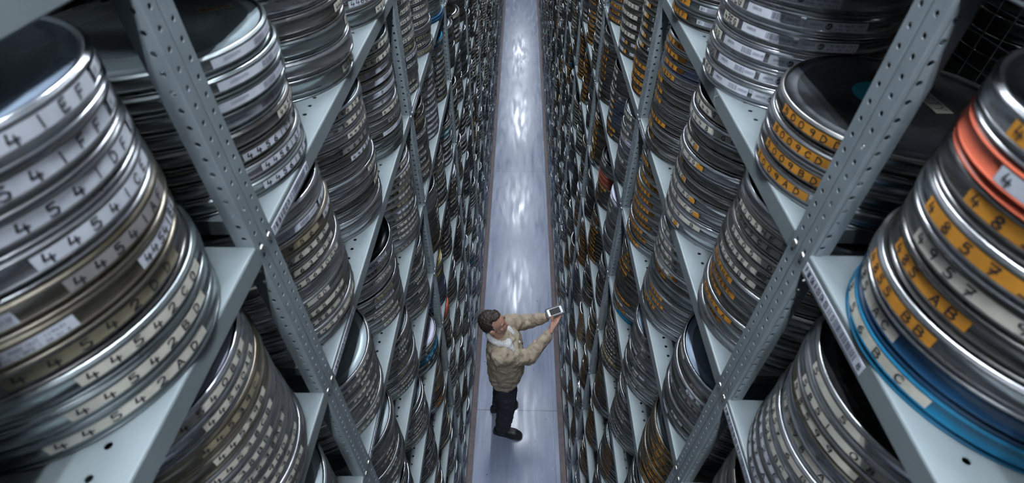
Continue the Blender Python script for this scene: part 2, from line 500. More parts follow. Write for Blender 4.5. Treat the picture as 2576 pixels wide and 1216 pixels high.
def can_mesh(part, kind, r, h, lidmat):
    key = (part, kind, r, h, lidmat)
    if key in _cache: return _cache[key]
    acc = Acc()
    v, q = lathe(can_profile(r, h, part, 2), 96)
    mi = np.zeros(len(q), np.int32)
    if part == 'lid':
        mi[12 * 96:] = 1
        if r > 0.17 and r != 0.186001 and lidmat in ('pale_lid', 'blue_lid', 'bright_steel'):        # pressed arcs on the lid: shallow raised beads
            for a0, a1, rr in ((0.4, 1.5, 0.62), (2.5, 3.6, 0.62), (4.6, 5.7, 0.62)):
                acc.add(v, q, mi, True); v = q = None
                for (b0, b1, r1) in ((a0, a1, rr),):
                    pts = [(r * r1 * math.cos(t), r * r1 * math.sin(t), h - 0.0034) for t in np.linspace(b0, b1, 12)]
                    acc.tube(pts, 0.0011, 5, 1)
                break
            for a0, a1 in ((2.5, 3.6), (4.6, 5.7)):
                acc.tube([(r * .62 * math.cos(t), r * .62 * math.sin(t), h - 0.0034) for t in np.linspace(a0, a1, 12)], 0.0011, 5, 1)
            for t in (0.9, 3.1, 5.2):
                acc.tube([(r * .68 * math.cos(t), r * .68 * math.sin(t), h - 0.0034), (r * .80 * math.cos(t), r * .80 * math.sin(t), h - 0.0034)], 0.0009, 5, 1)
    if v is not None: acc.add(v, q, mi, True)
    me = acc.mesh('can_' + part, [kind, lidmat])
    _cache[key] = me
    return me


# ------------------------------------------------------------------ layout of the shelving
XL, XR = -0.4105, 0.4546
Y0, BAY = 0.605, 1.158
ZS, DZ = 4.108, 0.4384           # top face of shelf level 0, spacing; level -1 is above
POST = 0.030
DEPTH = 0.45
LEVELS = range(-1, 10)
BAYS = range(-1, 13)
SLOT = (0.205, 0.585, 0.965)


def zlev(k): return ZS - k * DZ


def H(c, a, w, t, *more): return ('hand', c, a, w, t)


CR, WH, GY, TN, OR = 'cream_paper', 'white_paper', 'grey_tape', 'tan_paper', 'orange_tape'
# stacks read off the photograph, cans listed from the bottom: (can kind, [labels])
OV = {}


def ov(side, bay, lev, slot, cans, h, r=0.185, lid=None, dx=0, dy=0):
    OV[(side, bay, lev, slot)] = dict(cans=cans, h=h, r=r, lid=lid, dx=dx, dy=dy)


ov('L', -1, 0, 2, [('green_steel', [H(CR, -30, 62, '44542AD')]), ('green_steel', [H(CR, -20, 60, '44542BD')]), ('green_steel', [H(CR, -14, 58, '44542CD')]),
                   ('dull_steel', [H(TN, -22, 66, '44542DD')]), ('brown_steel', [H(WH, 12, 36, '44541BE'), ('print', WH, -52, 44, 'L')]), ('brown_steel', [H(GY, -2, 52, '44541AF'), ('print', WH, -58, 34, '')]),
                   ('steel', [H(WH, -2, 56, '44541CE')]), ('steel', [H(WH, -8, 62, '44541DF'), ('small', WH, 34, 16, '')]),
                   ('steel', [H(WH, -14, 62, '44541FF'), ('small', WH, 29, 16, '')]), ('bright_steel', [H(WH, -14, 62, '44541EF'), ('small', WH, 28, 16, '')])],
   0.0357, 0.186001, lid='blue_lid', dy=-0.006)
ov('L', 0, 0, 0, [('green_steel', [H(WH, -12, 44, '44561BF')]), ('steel', [H(WH, -10, 42, '44561AF')]), ('dull_steel', [H(WH, -14, 46, '44561DF')]),
                  ('dull_steel', [H(CR, 6, 30, '44560')])] + [('green_steel', [('print', WH, -18 + 3 * i, 52, '')]) for i in range(4)], 0.0312, 0.184, lid='pale_lid')
ov('L', 0, 0, 1, [('green_steel', [H(CR, -2, 24, '4462')]), ('steel', []), ('green_steel', [H(CR, 12, 14, '446')]), ('dull_steel', [H(CR, 2, 22, '4462')]), ('steel', []),
                  ('green_steel', [H(CR, 10, 10, '4')]), ('steel', [H(CR, -2, 18, '446')]), ('bright_steel', []), ('green_steel', [H(CR, 4, 16, '44')])], 0.0435, 0.188)
ov('L', 0, 0, 2, [('green_steel', [H(CR, -2, 32, '4466')]), ('steel', [H(WH, -24, 44, '44664 EE')]), ('green_steel', [H(CR, 0, 30, '44664')]), ('steel', [H(WH, -14, 40, '44663 D')]),
                  ('dull_steel', [H(CR, -10, 36, '44663')]), ('steel', [H(CR, -10, 36, '44662')]), ('steel', [H(CR, -4, 36, '44662')]), ('steel', [])], 0.042, 0.185)
ov('L', 0, 1, 0, [('steel', [H(TN, -6, 30, '4566 HC')]), ('steel', [H(CR, -14, 50, '4565 CC')]), ('steel', [H(CR, -22, 44, '4565 BC')]), ('dull_steel', [H(CR, -28, 46, '4565 AC')]),
                  ('steel', [H(CR, -40, 40, '4565 CD')]), ('bright_steel', []), ('steel', [H(CR, -24, 52, '44563000')]), ('dull_steel', [H(CR, -28, 62, '44563CDD')]),
                  ('dull_steel', [H(CR, -30, 58, '445638D')]), ('brown_steel', [H(TN, -30, 36, '4456'), H(WH, 6, 20, '44')]), ('steel', [('print', WH, -24, 40, ''), H(WH, 8, 18, '4')]),
                  ('steel', [H(CR, -44, 24, '445')])], 0.0322, 0.186)
ov('L', 0, 1, 1, [('bright_steel', [])] * 2 + [('steel', [H(CR, 6, 22, '446')]), ('dull_steel', [H(CR, 4, 22, '446')]), ('steel', [H(CR, 0, 20, '446')]), ('bright_steel', [H(CR, -4, 22, '4463')]),
                  ('steel', []), ('dull_steel', [H(WH, -12, 34, '44638')]), ('dull_steel', [H(GY, -20, 40, '44638')]), ('steel', [H(CR, -10, 34, '4463C')]),
                  ('bright_steel', [H(CR, -8, 40, '4463B')]), ('green_steel', [H(CR, -20, 34, '44630')])], 0.0318, 0.186, lid='pale_lid')
ov('L', 0, 1, 2, [('green_steel', []), ('green_steel', []), ('dull_steel', [('print', WH, -14, 46, '')]), ('steel', [H(GY, -8, 36, '4466FD')]), ('steel', [H(CR, -12, 40, '4466')]),
                  ('steel', [('print', WH, -20, 52, 'L')]), ('steel', [('print', WH, -20, 52, 'L')]), ('dull_steel', [('print', WH, -22, 56, '')]), ('dull_steel', [('print', WH, -22, 40, '')]),
                  ('dull_steel', [H(CR, -18, 54, '44663A')]), ('green_steel', [H(CR, -12, 46, '4466 D')])], 0.0345, 0.184, lid='pale_lid')
ov('R', -1, 0, 2, [('blue_plastic', [H(CR, 0, 62, '856BC')]), ('navy_plastic', [H(CR, -12, 44, '485 AC')]), ('steel', [H(OR, -2, 46, '4855 BB')]), ('dull_steel', [H(OR, 2, 42, '485 AB')]),
                   ('dull_steel', [H(CR, 18, 60, '4957 9A')]), ('steel', [H(OR, 16, 62, '48573A')]), ('dull_steel', [H(OR, 28, 62, '48575A')]), ('red_plastic', [H(WH, 30, 60, '4852 9')]),
                   ('steel', [H(OR, 24, 60, '4F8 7A')])],
   0.0372, 0.186, lid='dark_lid_steel')
ov('R', 0, 0, 0, [('steel', [H(OR, 14, 46, '5009AD')]), ('dull_steel', [H(OR, 20, 46, '5009BD')]), ('steel', [H(OR, 20, 42, '5009CD')]), ('dull_steel', [H(OR, 22, 46, '5009DD')])],
   0.0355, 0.186, lid='dark_lid_steel', dx=-0.002, dy=-0.01)
ov('R', 0, 0, 1, [('bright_steel', [H(CR, 2, 14, '7FG'), ('print', WH, 29, 32, ''), ('print', WH, 64, 32, 'L')]), ('steel', [H(GY, 4, 12, 'DG'), ('print', WH, 30, 32, ''), ('print', WH, 65, 32, 'L')]),
                  ('bright_steel', [H(CR, 2, 14, 'BG'), ('print', WH, 30, 34, ''), ('print', WH, 67, 34, 'L')]), ('steel', [H(CR, 12, 18, '47EG'), ('print', WH, 42, 34, ''), ('print', WH, 79, 34, 'L')]),
                  ('bright_steel', [H(CR, 10, 20, '47CG'), ('print', WH, 41, 34, ''), ('print', WH, 78, 34, 'L')]), ('steel', [('print', WH, 26, 30, ''), ('print', WH, 60, 34, 'L')]),
                  ('bright_steel', [('print', WH, 30, 34, ''), ('print', WH, 68, 34, 'L')]), ('dull_steel', [('print', WH, 30, 34, '')]), ('steel', [])], 0.041, 0.188)
ov('R', 0, 0, 2, [('dull_steel', [H(OR, 8, 34, '485EF'), ('small', WH, 46, 18, '')]), ('green_steel', [H(OR, 8, 36, '480CF'), ('small', WH, 46, 18, '')]), ('dull_steel', [H(OR, 12, 36, '485DF'), ('small', WH, 50, 18, '')])] +
   [('dull_steel', [H(OR, 12, 34, '48AF')])] * 6, 0.0375, 0.186)
ov('R', 0, 1, 0, [('steel', []), ('steel', [H(OR, 4, 36, '5007A')]), ('steel', [H(OR, 12, 40, '5006A')]), ('dull_steel', [H(OR, -4, 34, '5006C')]), ('steel', [H(OR, 8, 34, '5006BC')]),
                  ('steel', [H(OR, 2, 34, '5006HC')]), ('dull_steel', [H(CR, 14, 44, '5005BE'), ('small', WH, 52, 20, '')]), ('dull_steel', [H(CR, 12, 40, '5005EE'), ('small', WH, 50, 22, '')]),
                  ('dull_steel', [H(CR, 24, 54, '5005 DE')]), ('dull_steel', [H(CR, 14, 50, '5005CE'), ('small', WH, 56, 22, '')]), ('dull_steel', [H(CR, 16, 44, '5005HE'), ('small', WH, 54, 22, '')]),
                  ('steel', [])], 0.0322, 0.184)
ov('R', 0, 1, 1, [('bright_steel', [H(CR, 2, 46, '4849 GG'), ('tab', OR, 20, 5, '')]), ('bright_steel', [H(CR, 14, 62, '48449 B')]), ('steel', [H(CR, 10, 60, '4844B.CG'), ('tab', OR, 38, 6, '')]),
                  ('bright_steel', [H(CR, 4, 54, '48448.AG'), ('tab', OR, 30, 6, '')]), ('dull_steel', [H(CR, -4, 40, '4848BG'), ('tab', OR, 13, 5, '')]), ('dull_steel', [H(CR, -14, 36, '4848 G'), ('tab', OR, 2, 4, '')]),
                  ('bright_steel', [H(CR, 4, 48, '4848 DG'), ('tab', OR, 29, 7, '')]), ('dull_steel', [H(CR, 0, 40, '484 FG'), ('tab', OR, 17, 4, '')]), ('dull_steel', []),
                  ('bright_steel', [H(CR, 26, 76, '49448.GG.')]), ('dull_steel', [H(CR, 22, 62, '48447 GG')])], 0.0352, 0.187)
ov('R', 0, 1, 2, [('dull_steel', []), ('dull_steel', [H(OR, 0, 26, '484F')]), ('steel', [H(OR, -2, 20, '48')]), ('dull_steel', [H(OR, 12, 36, '488DF')]), ('dull_steel', []), ('steel', [H(OR, 2, 24, '48C')]),
                  ('dull_steel', [H(OR, 2, 20, '48')]), ('dull_steel', [H(OR, -2, 24, '48D')]), ('steel', [H(OR, 14, 26, '48AD')]), ('steel_blue', [H(OR, 18, 34, '4888'), ('small', WH, 60, 18, '')]),
                  ('dull_steel', [H(OR, 14, 42, '4886F')]), ('steel', [H(OR, 20, 46, '4886FF')])], 0.0322, 0.185, lid='bright_steel')
ov('R', 0, 2, 0, [('steel', [H(WH, 4, 14, '4')]), ('dull_steel', [H(WH, 22, 16, '48')]), ('steel', []), ('dull_steel', [H(WH, 34, 14, '4')]), ('steel', [H(WH, -6, 16, '48')]), ('dull_steel', [H(GY, 26, 24, '489')]),
                  ('steel', [H(WH, 34, 24, '489')]), ('dull_steel', [H(GY, 30, 18, '4')]), ('bright_steel', [H(CR, -4, 16, '4')])], 0.0302, 0.186, lid='blue_lid')
ov('R', 0, 2, 1, [('bright_steel', [])] * 2 + [('steel', [H(OR, 14, 26, '4838')]), ('steel', [H(OR, 22, 26, '4849B')]), ('steel', [H(OR, 18, 24, '483D')])] + [('green_steel', [])] * 2 +
   [('dull_steel', [H(OR, 14, 22, '48')]), ('bright_steel', [H(CR, 12, 52, '489 EG'), ('tab', OR, 36, 8, '')]), ('bright_steel', [H(CR, 16, 56, '4849AG')]),
    ('steel', [H(CR, 22, 56, '4849DG'), ('tab', OR, 48, 8, '')]), ('bright_steel', [H(CR, 24, 52, '4849F')]), ('steel', [H(CR, 20, 50, '4849C')])], 0.0305, 0.186)
ov('R', 0, 2, 2, [('steel', [H(OR, 10 + (i * 7) % 12, 44, '4843' + c)]) for i, c in enumerate(('2EF', '2AF', '2DE', '2CF', '2BE', '2EE', '3AF', '3B', '3E', '3DE', '3BE'))], 0.0355, 0.184)
ov('R', 0, 3, 0, [('brown_steel', [H(OR, 16 + (i * 11) % 17, 30, '49' + str(i))]) for i in range(11)], 0.027, 0.186, lid='pale_lid')
ov('R', 0, 3, 1, [('steel', [H((CR, WH, GY)[i % 3], 8 + (i * 13) % 30, 22, '48')]) for i in range(12)], 0.029, 0.186, lid='blue_lid')
ov('R', 0, 3, 2, [('blue_plastic', [H(OR, 2, 34, '488')]), ('bright_steel', [H(OR, 24, 22, '48A')]), ('steel', [H(CR, 10, 40, '484 E')]), ('dull_steel', [H(OR, 20, 44, '4847')])] +
   [('dull_steel', [])] * 3 + [('dull_steel', [H(OR, 4 + i * 6, 30, '484' + str(i))]) for i in range(5)], 0.0315, 0.186, lid='lilac_plastic')
ov('R', 1, 2, 1, [('dull_steel', [H(OR, 8, 34, '48BE')]), ('dull_steel', [H(OR, 14, 36, '48CE')])] + [('steel_blue', [H(CR, 0, 30, '48'), ('tab', OR, 16, 6, '')])] * 4 +
   [('dull_steel', [H(CR, 6, 20, '48'), ('small', WH, 40, 18, '')])] * 4, 0.036, 0.183)
ov('R', 1, 3, 1, [('dull_steel', [H(OR, 0, 26, '48')]), ('dull_steel', []), ('dull_steel', [H(OR, 6, 30, '482E')]), ('dull_steel', [H(OR, 16, 34, '484E')]),
                  ('brick_plastic', []), ('brick_plastic', []), ('steel', []), ('steel', [H(CR, 10, 24, '48')])], 0.036, 0.186, lid='steel')
ov('R', 1, 1, 0, [('dull_steel', [H(OR, 12, 40, '48' + c)]) for c in ('EF', 'DE', 'CF', 'BE')] + [('dull_steel', [H(OR, -10, 22, '4')])] +
   [('dull_steel', [H(CR, 0, 26, '48'), ('tab', OR, 15, 6, ''), ('small', WH, 36, 20, '')])] * 6, 0.0355, 0.185)
ov('R', 1, 1, 1, [('dull_steel', [H(WH, 4, 30, '48'), ('tab', OR, 24, 6, ''), ('small', WH, 42, 16, '')])] * 2 + [('dull_steel', [H(CR, 14, 52, '485' + c)]) for c in ('2BF', '33A', '2CF', '33B', '2DF', '33C', '2EF', '3A')],
   0.0395, 0.185)
ov('R', -1, 1, 2, [('steel', [H(WH, -16, 50, '4842 8AF')]), ('dull_steel', [H(WH, -12, 50, '48527 A')]), ('steel', [H(WH, -6, 50, '48527E')]), ('bright_steel', [H(CR, -8, 46, '48527 BC')]),
                   ('steel', [H(CR, 4, 60, '4857 6 BE')]), ('bright_steel', [H(CR, 8, 62, '48578 AF')]), ('bright_steel', []), ('brown_steel', [H(CR, 14, 60, '48599 B')]), ('steel', [H(CR, 20, 62, '5851 081')]),
                   ('steel', [H(CR, 8, 40, '5 5')])], 0.035, 0.186)
ov('L', -1, 1, 2, [('steel', [H(CR, -26 + (i * 9) % 22, 46, '4453' + c)]) for i, c in enumerate(('9AD', '9BD', '9CD', '9DD', '8AB', '8BB', '8CB'))] +
   [('brown_steel', [H(CR, -12, 40, '44539B')]), ('brown_steel', [H(TN, -14, 44, '44539C')]), ('steel', [H(CR, -4, 44, '44540AB')]), ('bright_steel', [H(CR, -14, 56, '44540BB')])],
   0.0345, 0.186, lid='lilac_plastic')


ov('R', 1, 2, 0, [('steel', [])] * 3 + [('bright_steel', [H(CR, 8, 30, '4853')])] + [('bright_steel', [])] * 2 + [('lilac_plastic', [H(CR, 4, 34, '4853B')])] + [('bright_steel', [H(CR, 10, 30, '4853')])] * 3, 0.035, 0.184, lid='pale_lid')
ov('R', 1, 2, 2, [('dull_steel', [H(CR, 6, 22, '49')])] * 3 + [('dull_steel', [H(OR, 4, 40, '4800' + c)]) for c in ('BE', 'DE', 'BB', 'CF', 'BF')] + [('steel', [H(CR, 8, 30, '484 C')]), ('dull_steel', [])], 0.0375, 0.184)
ov('R', 1, 3, 2, [('steel', [H(WH, 0, 40, '48')])] + [('brown_steel', [H(OR, 0, 40, '48AE')])] * 8 + [('dull_steel', [H(CR, 6, 24, '4A')])] * 2, 0.034, 0.184)
ov('R', 1, 3, 0, [('steel', [])] * 6 + [('bright_steel', [H(CR, 0, 30, '48BL')])] * 3 + [('lilac_plastic', [])], 0.034, 0.184, lid='lilac_plastic')
ov('L', 1, 4, 0, [('steel_blue', [])] * 6 + [('dull_steel', [])] + [('yellow_plastic', [])] + [('steel', [])] + [('yellow_plastic', [])], 0.034, 0.184)
ov('L', 1, 3, 0, [('brown_steel', [])] * 3 + [('dull_steel', [H(CR, 0, 20, '448')])] * 5 + [('bright_steel', [])] * 3, 0.034, 0.186, lid='bright_steel')
ov('L', 1, 5, 0, [('dull_steel', [])] * 5 + [('steel_blue', [])] * 2 + [('bright_steel', [])] * 2 + [('red_plastic', [])] * 2, 0.033, 0.186)
ov('L', 0, 3, 0, [('steel', [H(CR, -30 + (i * 11) % 24, 20, '446')]) for i in range(8)] + [('steel', [])] * 2, 0.031, 0.186, lid='pale_lid')
ov('L', 0, 2, 0, [('steel', [H(CR, -30 + (i * 11) % 24, 22, '446')]) for i in range(9)], 0.029, 0.187, lid='pale_lid')


def pal(side, rng, bay):
    if side == 'L':
        return rng.choices(['cream', 'whitep', 'none', 'sparse', 'orange'], [48, 16, 12, 20, 4])[0]
    return rng.choices(['orange', 'cream', 'none', 'sparse', 'tabs'], [42, 24, 8, 14, 12] if bay < 2 else ([24, 26, 20, 22, 8] if bay < 3 else [10, 28, 28, 26, 8]))[0]


def make_stacks():
    out = []
    for side in 'LR':
        sx = 1 if side == 'L' else -1
        X0 = XL if side == 'L' else XR
        for bay in BAYS:
            for lev in LEVELS:
                for slot in range(3):
                    if lev == -1 and (bay == -1 or bay > 6): continue
                    rng = random.Random(f'{side}{bay},{lev},{slot}')
                    yc = Y0 + bay * BAY + SLOT[slot] + rng.uniform(-0.004, 0.004)
                    o = OV.get((side, bay, lev, slot))
                    if o is None:
                        h = rng.choice((0.027, 0.029, 0.031, 0.033, 0.035, 0.037, 0.040))
                        fill = rng.choices((rng.uniform(0.34, 0.405), rng.uniform(0.2, 0.34)), (0.82, 0.18))[0]
                        n = int(fill / h)
                        r = rng.choice((0.181, 0.184, 0.186))
                        base = rng.choices(['steel', 'dull_steel', 'green_steel', 'brown_steel', 'bright_steel'], [38, 28, 12, 8, 14])[0]
                        theme = pal(side, rng, bay)
                        lid = rng.choices([None, 'pale_lid', 'blue_lid', 'lilac_plastic', 'bright_steel', 'dark_lid_steel'], [20, 28, 26, 4, 16, 6])[0]
                        a0 = (-22 if side == 'L' else 16) * (1.0 if bay < 3 else 0.6) + rng.uniform(-8, 8)
                        pre = ('44' if side == 'L' else '48') + str(rng.randint(10, 99)) if bay < 1 else ('448' if side == 'L' else '48') + str(rng.randint(10, 99))
                        w0 = rng.choice((28, 36, 44))
                        cans = []
                        for i in range(n):
                            kind = base if rng.random() < 0.72 else rng.choice(('steel', 'dull_steel', 'bright_steel', 'green_steel'))
                            if rng.random() < 0.006: kind = rng.choice(('blue_plastic', 'teal_plastic', 'red_plastic', 'yellow_plastic', 'lilac_plastic', 'navy_plastic'))
                            t = pre + rng.choice('ABCDEFH') + rng.choice('CDEFG')
                            a = a0 + rng.uniform(-5, 5)
                            labs = []
                            if theme == 'cream' and rng.random() < 0.9: labs = [H(rng.choice((CR, CR, CR, WH, TN)), a, w0, t)]
                            elif theme == 'whitep': labs = [('print', WH, a, 46, rng.choice(('', 'L')))] if rng.random() < 0.7 else [H(CR, a, w0, t)]
                            elif theme == 'orange' and rng.random() < 0.92: labs = [H(OR if rng.random() < 0.9 else CR, a, w0 - 4, t)]
                            elif theme == 'tabs':
                                labs = [H(CR, a, 30, t[:5]), ('tab', OR, a + 18, 6, '')]
                                if rng.random() < 0.5: labs.append(('small', WH, a + 36, 16, ''))
                            elif theme == 'sparse' and rng.random() < 0.35: labs = [H(rng.choice((CR, WH, GY)), a, 20, t[:4])]
                            cans.append((kind, labs))
                    else:
                        cans, h, r, lid = o['cans'], o['h'], o['r'], o['lid']
                        if lev == -1: cans = cans[:8]
                    n = len(cans)
                    z = zlev(lev)
                    xc = X0 - sx * (0.176 + rng.uniform(0, 0.008)) + (o['dx'] if o else 0)
                    yc += (o['dy'] if o else 0)
                    for i, (kind, labs) in enumerate(cans):
                        jx, jy = rng.uniform(-0.0045, 0.0045), rng.uniform(-0.0035, 0.0035)
                        lm = kind
                        if i == n - 1 and lid: lm = lid
                        out.append(dict(side=side, bay=bay, lev=lev, slot=slot, i=i, n=n, x=xc + jx, y=yc + jy, z=z + i * h, r=r if rng.random() < 0.8 else r - 0.003,
                                        h=h, kind=kind, lid=lm, labs=labs, top=(i == n - 1), rz=0.0 if side == 'L' else PI))
                    # end stack
    return out


CANS = make_stacks()
# two or three coloured cans the photograph shows further down the racks
for c in CANS:
    k = (c['side'], c['bay'], c['lev'], c['slot'])
    for kk, i, kind in ((('L', 1, 1, 2), 0, 'navy_plastic'), (('L', 1, 2, 2), -1, 'blue_plastic'), (('L', 1, 8, 0), -1, 'teal_plastic'), (('L', 1, 4, 2), -1, 'lilac_plastic'),
                        (('L', 0, 4, 2), 2, 'blue_plastic'), (('R', 2, 5, 0), -1, 'lilac_plastic'), (('R', 2, 2, 0), -1, 'bright_steel')):
        if k == kk and (c['i'] == i or (i < 0 and c['i'] == c['n'] + i)): c['kind'] = c['lid'] = kind

# ------------------------------------------------------------------ which cans show largest: cast a coarse grid of rays at plain cylinders
def visible_counts():
    V, P, own = [], [], []
    n = 14
    for ci, c in enumerate(CANS):
        if c['bay'] > 5: continue
        b = len(V)
        for z in (c['z'], c['z'] + c['h']):
            for k in range(n):
                a = 2 * PI * k / n
                V.append((c['x'] + c['r'] * math.cos(a), c['y'] + c['r'] * math.sin(a), z))
        for k in range(n):
            P.append((b + k, b + (k + 1) % n, b + n + (k + 1) % n, b + n + k)); own.append(ci)
        P.append(tuple(range(b + n, b + 2 * n))); own.append(ci)
    for sx, X0 in ((1, XL), (-1, XR)):
        for lev in LEVELS:
            b = len(V); z = zlev(lev); x1 = X0 - sx * DEPTH
            V += [(X0, -.6, z), (X0, 16, z), (x1, 16, z), (x1, -.6, z), (X0, -.6, z - .038), (X0, 16, z - .038)]
            P += [(b, b + 1, b + 2, b + 3), (b, b + 1, b + 5, b + 4)]; own += [-1, -1]
        for bay in BAYS:
            b = len(V); y = Y0 + bay * BAY
            V += [(X0, y - .03, 0), (X0, y + .03, 0), (X0, y + .03, 5), (X0, y - .03, 5)]; P.append((b, b + 1, b + 2, b + 3)); own.append(-1)
    t = BVHTree.FromPolygons(V, P)
    cnt = {}
    for iy in range(152):
        for ix in range(322):
            x, y = ix * 8 + 4, iy * 8 + 4
            d = (_F + _R2 * ((x - 1288) / F_PX) - _U2 * ((y - 608) / F_PX)).normalized()
            hit = t.ray_cast(CAM, d, 30)
            if hit[2] is not None and own[hit[2]] >= 0:
                cnt[own[hit[2]]] = cnt.get(own[hit[2]], 0) + 1
    return cnt


CNT = visible_counts()
ranked = sorted(CNT, key=lambda i: -CNT[i])[:300]
SOLO = set(ranked)

# ------------------------------------------------------------------ build the individual cans
ORD = ['bottom', 'second', 'third', 'fourth', 'fifth', 'sixth', 'seventh', 'eighth', 'ninth', 'tenth', 'eleventh', 'twelfth', 'thirteenth', 'fourteenth']
LEVW = {-1: 'uppermost shelf', 0: 'top shelf', 1: 'second shelf', 2: 'third shelf', 3: 'fourth shelf', 4: 'fifth shelf', 5: 'sixth shelf', 6: 'seventh shelf', 7: 'eighth shelf', 8: 'ninth shelf', 9: 'lowest shelf'}
BAYW = {-1: 'foreground bay', 0: 'second bay', 1: 'third bay', 2: 'fourth bay', 3: 'fifth bay', 4: 'sixth bay', 5: 'seventh bay', 6: 'eighth bay'}
LOOK = {'steel': 'silver', 'bright_steel': 'shiny silver', 'dull_steel': 'dull grey', 'brown_steel': 'brownish', 'green_steel': 'pale grey', 'dark_lid_steel': 'dark', 'blue_plastic': 'bright blue',
        'navy_plastic': 'dark blue', 'teal_plastic': 'teal', 'red_plastic': 'coral red', 'brick_plastic': 'brick red', 'yellow_plastic': 'yellow', 'lilac_plastic': 'lilac', 'steel_blue': 'bluish silver'}
SLW = ['nearest stack', 'middle stack', 'farthest stack']
LABCOL = {OR: 'orange', CR: 'cream', WH: 'white', GY: 'grey', TN: 'tan'}
stuff = Acc()
stuff_lab = Acc()
for ci, c in enumerate(CANS):
    dist = math.hypot(c['x'], c['y'], c['z'] - CAM_H)
    rng = random.Random(ci)
    if ci in SOLO:
        o = empty('film_can', (c['x'], c['y'], c['z']), c['rz'])
        tg = ''
        for lb in c['labs']:
            if lb[0] == 'hand': tg = f"with {LABCOL[lb[1]]} tag {lb[4].replace(' ', '').replace('.', '')}"; break
            if lb[0] == 'print': tg = 'with barcode label'
        if not tg: tg = 'without a tag'
        look = LOOK[c['kind']]
        place = ORD[c['i']] + (' of' if c['i'] == 0 else ' in')
        if not c['labs']: tg = 'untagged'
        if c['top']: place = 'topmost of'
        if tg == 'untagged': tg, look = '', 'untagged ' + look
        lab = f"{look} can{' ' + tg if tg else ''}, {place} {SLW[c['slot']] + ', ' if c['bay'] >= 0 or c['slot'] < 2 else ''}{'left' if c['side'] == 'L' else 'right'} {BAYW[c['bay']] if c['bay'] >= 0 or c['slot'] < 2 else 'foreground stack'}, {LEVW[c['lev']]}"
        if len(lab.replace('-', ' ').split()) > 16: lab = lab.replace('bluish silver', 'silver').replace('shiny silver', 'shiny').replace('dull grey', 'dull').replace('pale grey', 'pale')
        if len(lab.split()) > 16: lab = lab.replace(', topmost of', ', top of').replace('with barcode label', 'with barcode')
        thing(o, lab, 'film can', 'film cans stacked on the shelving')
        link('can_base', can_mesh('base', c['kind'], c['r'], c['h'], c['lid']), o)
        link('can_lid', can_mesh('lid', c['kind'], c['r'], c['h'], c['lid']), o)
        for k, lb in enumerate(c['labs']):
            if lb[0] == 'tab':
                continue
            a = Acc()
            grp = [lb] + [l2 for l2 in c['labs'][k + 1:k + 2] if l2[0] == 'tab']
            label_geo(a, grp, c['r'], c['h'], rng, 2, lambda v: v)
            used = sorted(set(np.concatenate(a.M).tolist()))
            a.M = [np.searchsorted(used, mm).astype(np.int32) for mm in a.M]
            pl = a.obj('paper_label', [PAPER[u] for u in used], o)
    else:
        co, si = math.cos(c['rz']), math.sin(c['rz'])

        def place(v, c=c, co=co, si=si):
            v = np.asarray(v)
            return np.stack((c['x'] + co * v[:, 0] - si * v[:, 1], c['y'] + si * v[:, 0] + co * v[:, 1], c['z'] + v[:, 2]), -1)
        if dist < 3.2: pr, n = can_profile(c['r'], c['h'], 'base', 1)[3:] + can_profile(c['r'], c['h'], 'lid', 2 if c['top'] else 1), 56
        elif dist < 6: pr, n = can_far_profile(c['r'], c['h']), 32
        else: pr, n = can_far_profile(c['r'], c['h']), 20
        if not c['top']: pr = pr[:-1]
        v, q = lathe(pr, n)
        mi = np.full(len(q), CI_[c['kind']], np.int32)
        if c['top']:
            mi[-n * (8 if (dist < 3.2) else 1):] = CI_[c['lid']]
        stuff.add(place(v), q, mi, True)
        stuff_lab_detail = 2 if dist < 2.6 else (1 if dist < 5.0 else 0)
        label_geo(stuff, [(l[0], l[1], l[2], l[3], l[4]) for l in c['labs']], c['r'], c['h'], rng, stuff_lab_detail, place)
        # label faces were written with paper indices: shift them behind the can materials
        k = len(stuff.M) - 1
        while k >= 0 and stuff.M[k] is not None and len(stuff.M[k]) and not stuff.S[k][0]:
            if stuff.M[k].max() < 100: stuff.M[k] = stuff.M[k] + 100
            else: break
            k -= 1
for k in range(len(stuff.M)):
    if stuff.M[k].max() >= 100: stuff.M[k] = stuff.M[k] - 100 + len(CAN_M)
so = stuff.obj('distant_film_can_stacks', CAN_M + PAPER)
thing(so, 'countless round silver film cans stacked on all the farther and lower shelves along the aisle', 'film cans', 'film cans stacked on the shelving', 'stuff')

# writing and stickers on the lids that show
def lid_sticker(ci_key, name, w, d, x, y, rz, paper, ink, txt, round_=False):
    for o in [o for o in C.objects if o.name.startswith('film_can') and o.get('label')]:
        if ci_key(o):
            a = Acc()
            if round_:
                a.add(*lathe([(w, 0), (w, 0.0006), (0, 0.0006)], 32), 0)
            else:
                a.box(-w / 2, w / 2, -d / 2, d / 2, 0, 0.0006, 0)
                q = text_quads(txt, d * 0.6, (w - 0.012) / len(txt), 0.0009)
                q = q + np.array((-w / 2 + 0.009, -d * 0.3))
                v = np.concatenate((q.reshape(-1, 2), np.full((len(q) * 4, 1), 0.0010)), 1)
                a.add(v, np.arange(len(v)).reshape(-1, 4), 1)
            s = a.obj(name, [paper] + ([ink] if ink else []), o, (x, y, 0))
            s.rotation_euler = (0, 0, rz)
            return s
def top_of(side, bay, lev, slot):
    for ci in SOLO:
        c = CANS[ci]
        if (c['side'], c['bay'], c['lev'], c['slot']) == (side, bay, lev, slot) and c['top']: return c
def on(c):
    return lambda o: c is not None and abs(o.location.x - c['x']) + abs(o.location.y - c['y']) + abs(o.location.z - c['z']) < 1e-5
c = top_of('R', 0, 0, 0)
